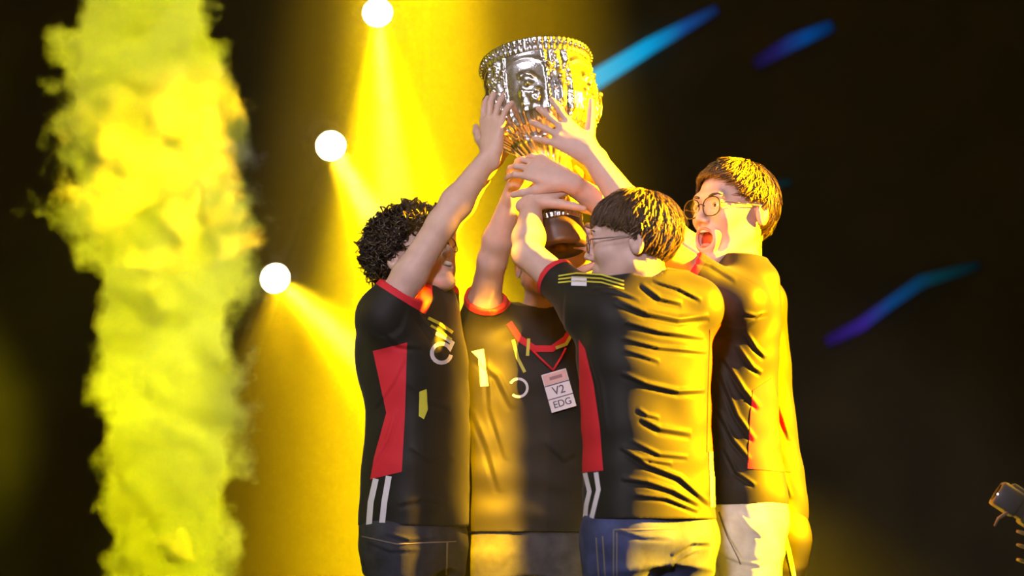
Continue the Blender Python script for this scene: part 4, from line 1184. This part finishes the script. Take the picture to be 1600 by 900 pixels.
for pts in ([(1188, 735), (1190, 765), (1194, 808)], [(1208, 735), (1212, 770), (1218, 812)]):
    J.decal('stripe', line_poly(pts, 7), M['white'], 0.0022, 'white stripe')
p5['trousers'].decal('stripe', line_poly([(1222, 822), (1232, 860), (1240, 900)], 7), M['white'], 0.0022, 'white side stripe')

# ------------------------------------------------------------------ badge on the chest of the person behind the trophy base
JP = p2['jersey']
px_, py_ = proj(JP.V); fr_ = (JP.N * (CAM - JP.V)).sum(1) > 0


def surf(J, x, y, lift=0.0):
    """point of a finished cloth surface seen at a photo place"""
    qx, qy = proj(J.V); f = (J.N * (CAM - J.V)).sum(1) > 0
    d = np.where(f, (qx - x) ** 2 + (qy - y) ** 2, 1e9); i = np.argsort(d)[:6]
    return J.V[i].mean(0) + norm(J.N[i].mean(0)) * lift


def text_obj(name, body, center, xdir, ydir, size, m, parent, depth=0.0004):
    cu = bpy.data.curves.new(name, 'FONT'); cu.body = body; cu.size = size; cu.align_x = 'CENTER'; cu.align_y = 'CENTER'; cu.extrude = depth; cu.offset = 0.0002
    tmp = bpy.data.objects.new(name, cu); COL.objects.link(tmp)
    dg = bpy.context.evaluated_depsgraph_get(); me = bpy.data.meshes.new_from_object(tmp.evaluated_get(dg))
    bpy.data.objects.remove(tmp)
    R3 = np.stack([norm(xdir), norm(ydir), norm(np.cross(xdir, ydir))], 1)
    V = [np.array(center) + R3 @ np.array(v.co) for v in me.vertices]; F = [list(p.vertices) for p in me.polygons]
    return mesh_obj(name, V, F, m, parent, smooth=False)


root2 = p2['root']
bc = [surf(JP, x, y, 0.014) for x, y in ((847, 589), (886, 575), (896, 634), (857, 645))]
bC = sum(bc) / 4; bx = norm((bc[1] - bc[0]) + (bc[2] - bc[3])); by = norm((bc[0] - bc[3]) + (bc[1] - bc[2])); bz = norm(np.cross(bx, by)); by = np.cross(bz, bx)
BW, BH = 0.0375, 0.056
bR = np.stack([bx, by, bz], 1)
badge = empty('badge', (0, 0, 0)); badge.parent = root2; badge['label'] = 'white name badge with three printed bands'
mb = MB(); mb.box(bC, (BW, BH, 0.0012), bR, 0.0008); mb.build('card', M['card'], badge, smooth=False)
mb = MB(); mb.box(bC + by * BH * 0.68 + bz * 0.0014, (BW * 0.93, BH * 0.27, 0.0004), bR); mb.build('pink_band', M['card_pink'], badge, smooth=False)
mb = MB()
for q in (0.37, -0.33): mb.box(bC + by * BH * q + bz * 0.0014, (BW, 0.0014, 0.0004), bR)
mb.build('divider', M['ink'], badge, smooth=False)
text_obj('lettering', 'V2', bC + by * BH * 0.02 + bz * 0.0018, bx, by, 0.034, M['ink'], badge)
text_obj('lettering', 'EDG', bC - by * BH * 0.66 + bz * 0.0018, bx, by, 0.028, M['ink'], badge)
mb = MB(); mb.box(bC + by * BH * 0.70 + bx * 0.002 + bz * 0.0020, (BW * 0.50, BH * 0.085, 0.0003), bR, 0.0002); mb.build('printed_line', M['ink_pale'], badge, smooth=False)
for x0_, y0_ in ((828, 545), (884, 545)):
    a, b = surf(JP, x0_, y0_, 0.006), bC + by * (BH + 0.004)
    mid = surf(JP, (x0_ + 864) / 2, 562, 0.010); mb = MB(); mb.tube([a, mid, b], 0.0035, 6); mb.build('lanyard', M['red'], root2)

# ------------------------------------------------------------------ video camera reaching in at the right edge
yc = -0.45
ax = norm(A(1642, 831, yc) - A(1558, 776, yc)); sd = norm(np.cross(ax, (0, 1, 0.0))); fwv = np.cross(sd, ax); R3 = np.stack([fwv, sd, ax], 1)
if sd[2] < 0: sd = -sd; fwv = -fwv; R3 = np.stack([fwv, sd, ax], 1)
c0 = A(1557, 769, yc)
vc = empty('video_camera', A(1640, 850, yc)); tag(vc, 'black video camera reaching in at the lower right edge of the picture', 'camera')
mb = MB(); mb.box(c0 + ax * 0.035, (0.036, 0.034, 0.035), R3, 0.008); mb.box(c0 + ax * 0.075, (0.030, 0.028, 0.012), R3, 0.004); lb = mb.build('lens_hood', M['rubber'], vc)
mb = MB(); mb.lathe([(0.024, -0.002), (0.024, 0.002), (0.0005, 0.003)], c0, R3, 24); mb.build('front_glass', M['black'], lb)
mb = MB(); mb.box(c0 + ax * 0.165, (0.038, 0.036, 0.080), R3, 0.010); mb.build('camera_body', M['rubber'], vc)
mb = MB(); mb.box(c0 + ax * 0.13 + sd * 0.038, (0.030, 0.006, 0.105), R3, 0.004); mb.build('top_plate', M['rubber'], vc)
mb = MB(); mb.ball(A(1559, 772, yc - 0.044), 0.0028, 10, 8); mb.build('indicator_light', M['led'], vc)
mb = MB(); mb.tube([A(1580, 790, yc - 0.03), A(1572, 802, yc - 0.03), A(1560, 810, yc - 0.035), A(1554, 822, yc - 0.035)], [0.005, 0.005, 0.0045, 0.003], 8); mb.build('cable', M['cable'], vc)
mb = MB(); mb.box(A(1632, 862, yc + 0.03), (0.03, 0.03, 0.075), None, 0.01); mb.build('grip', M['black'], vc)
for y in (832, 853, 876):
    mb = MB(); mb.tube([A(1589, y - 2, yc - 0.02), A(1596, y, yc - 0.03), A(1612, y + 5, yc - 0.03)], [0.004, 0.0055, 0.0055], 8); mb.build('knob', M['cable'], vc)
mb = MB(); g = A(1636, 905, yc + 0.03); mb.tube([g, np.array([g[0], g[1], 0.0])], 0.018, 10)
for q in range(3):
    t = 2 * PI * q / 3 + 0.4; mb.tube([np.array([g[0], g[1], 0.5]), np.array([g[0] + 0.35 * math.cos(t), g[1] + 0.35 * math.sin(t), 0.012])], 0.012, 8)
mb.build('tripod', M['black'], vc)
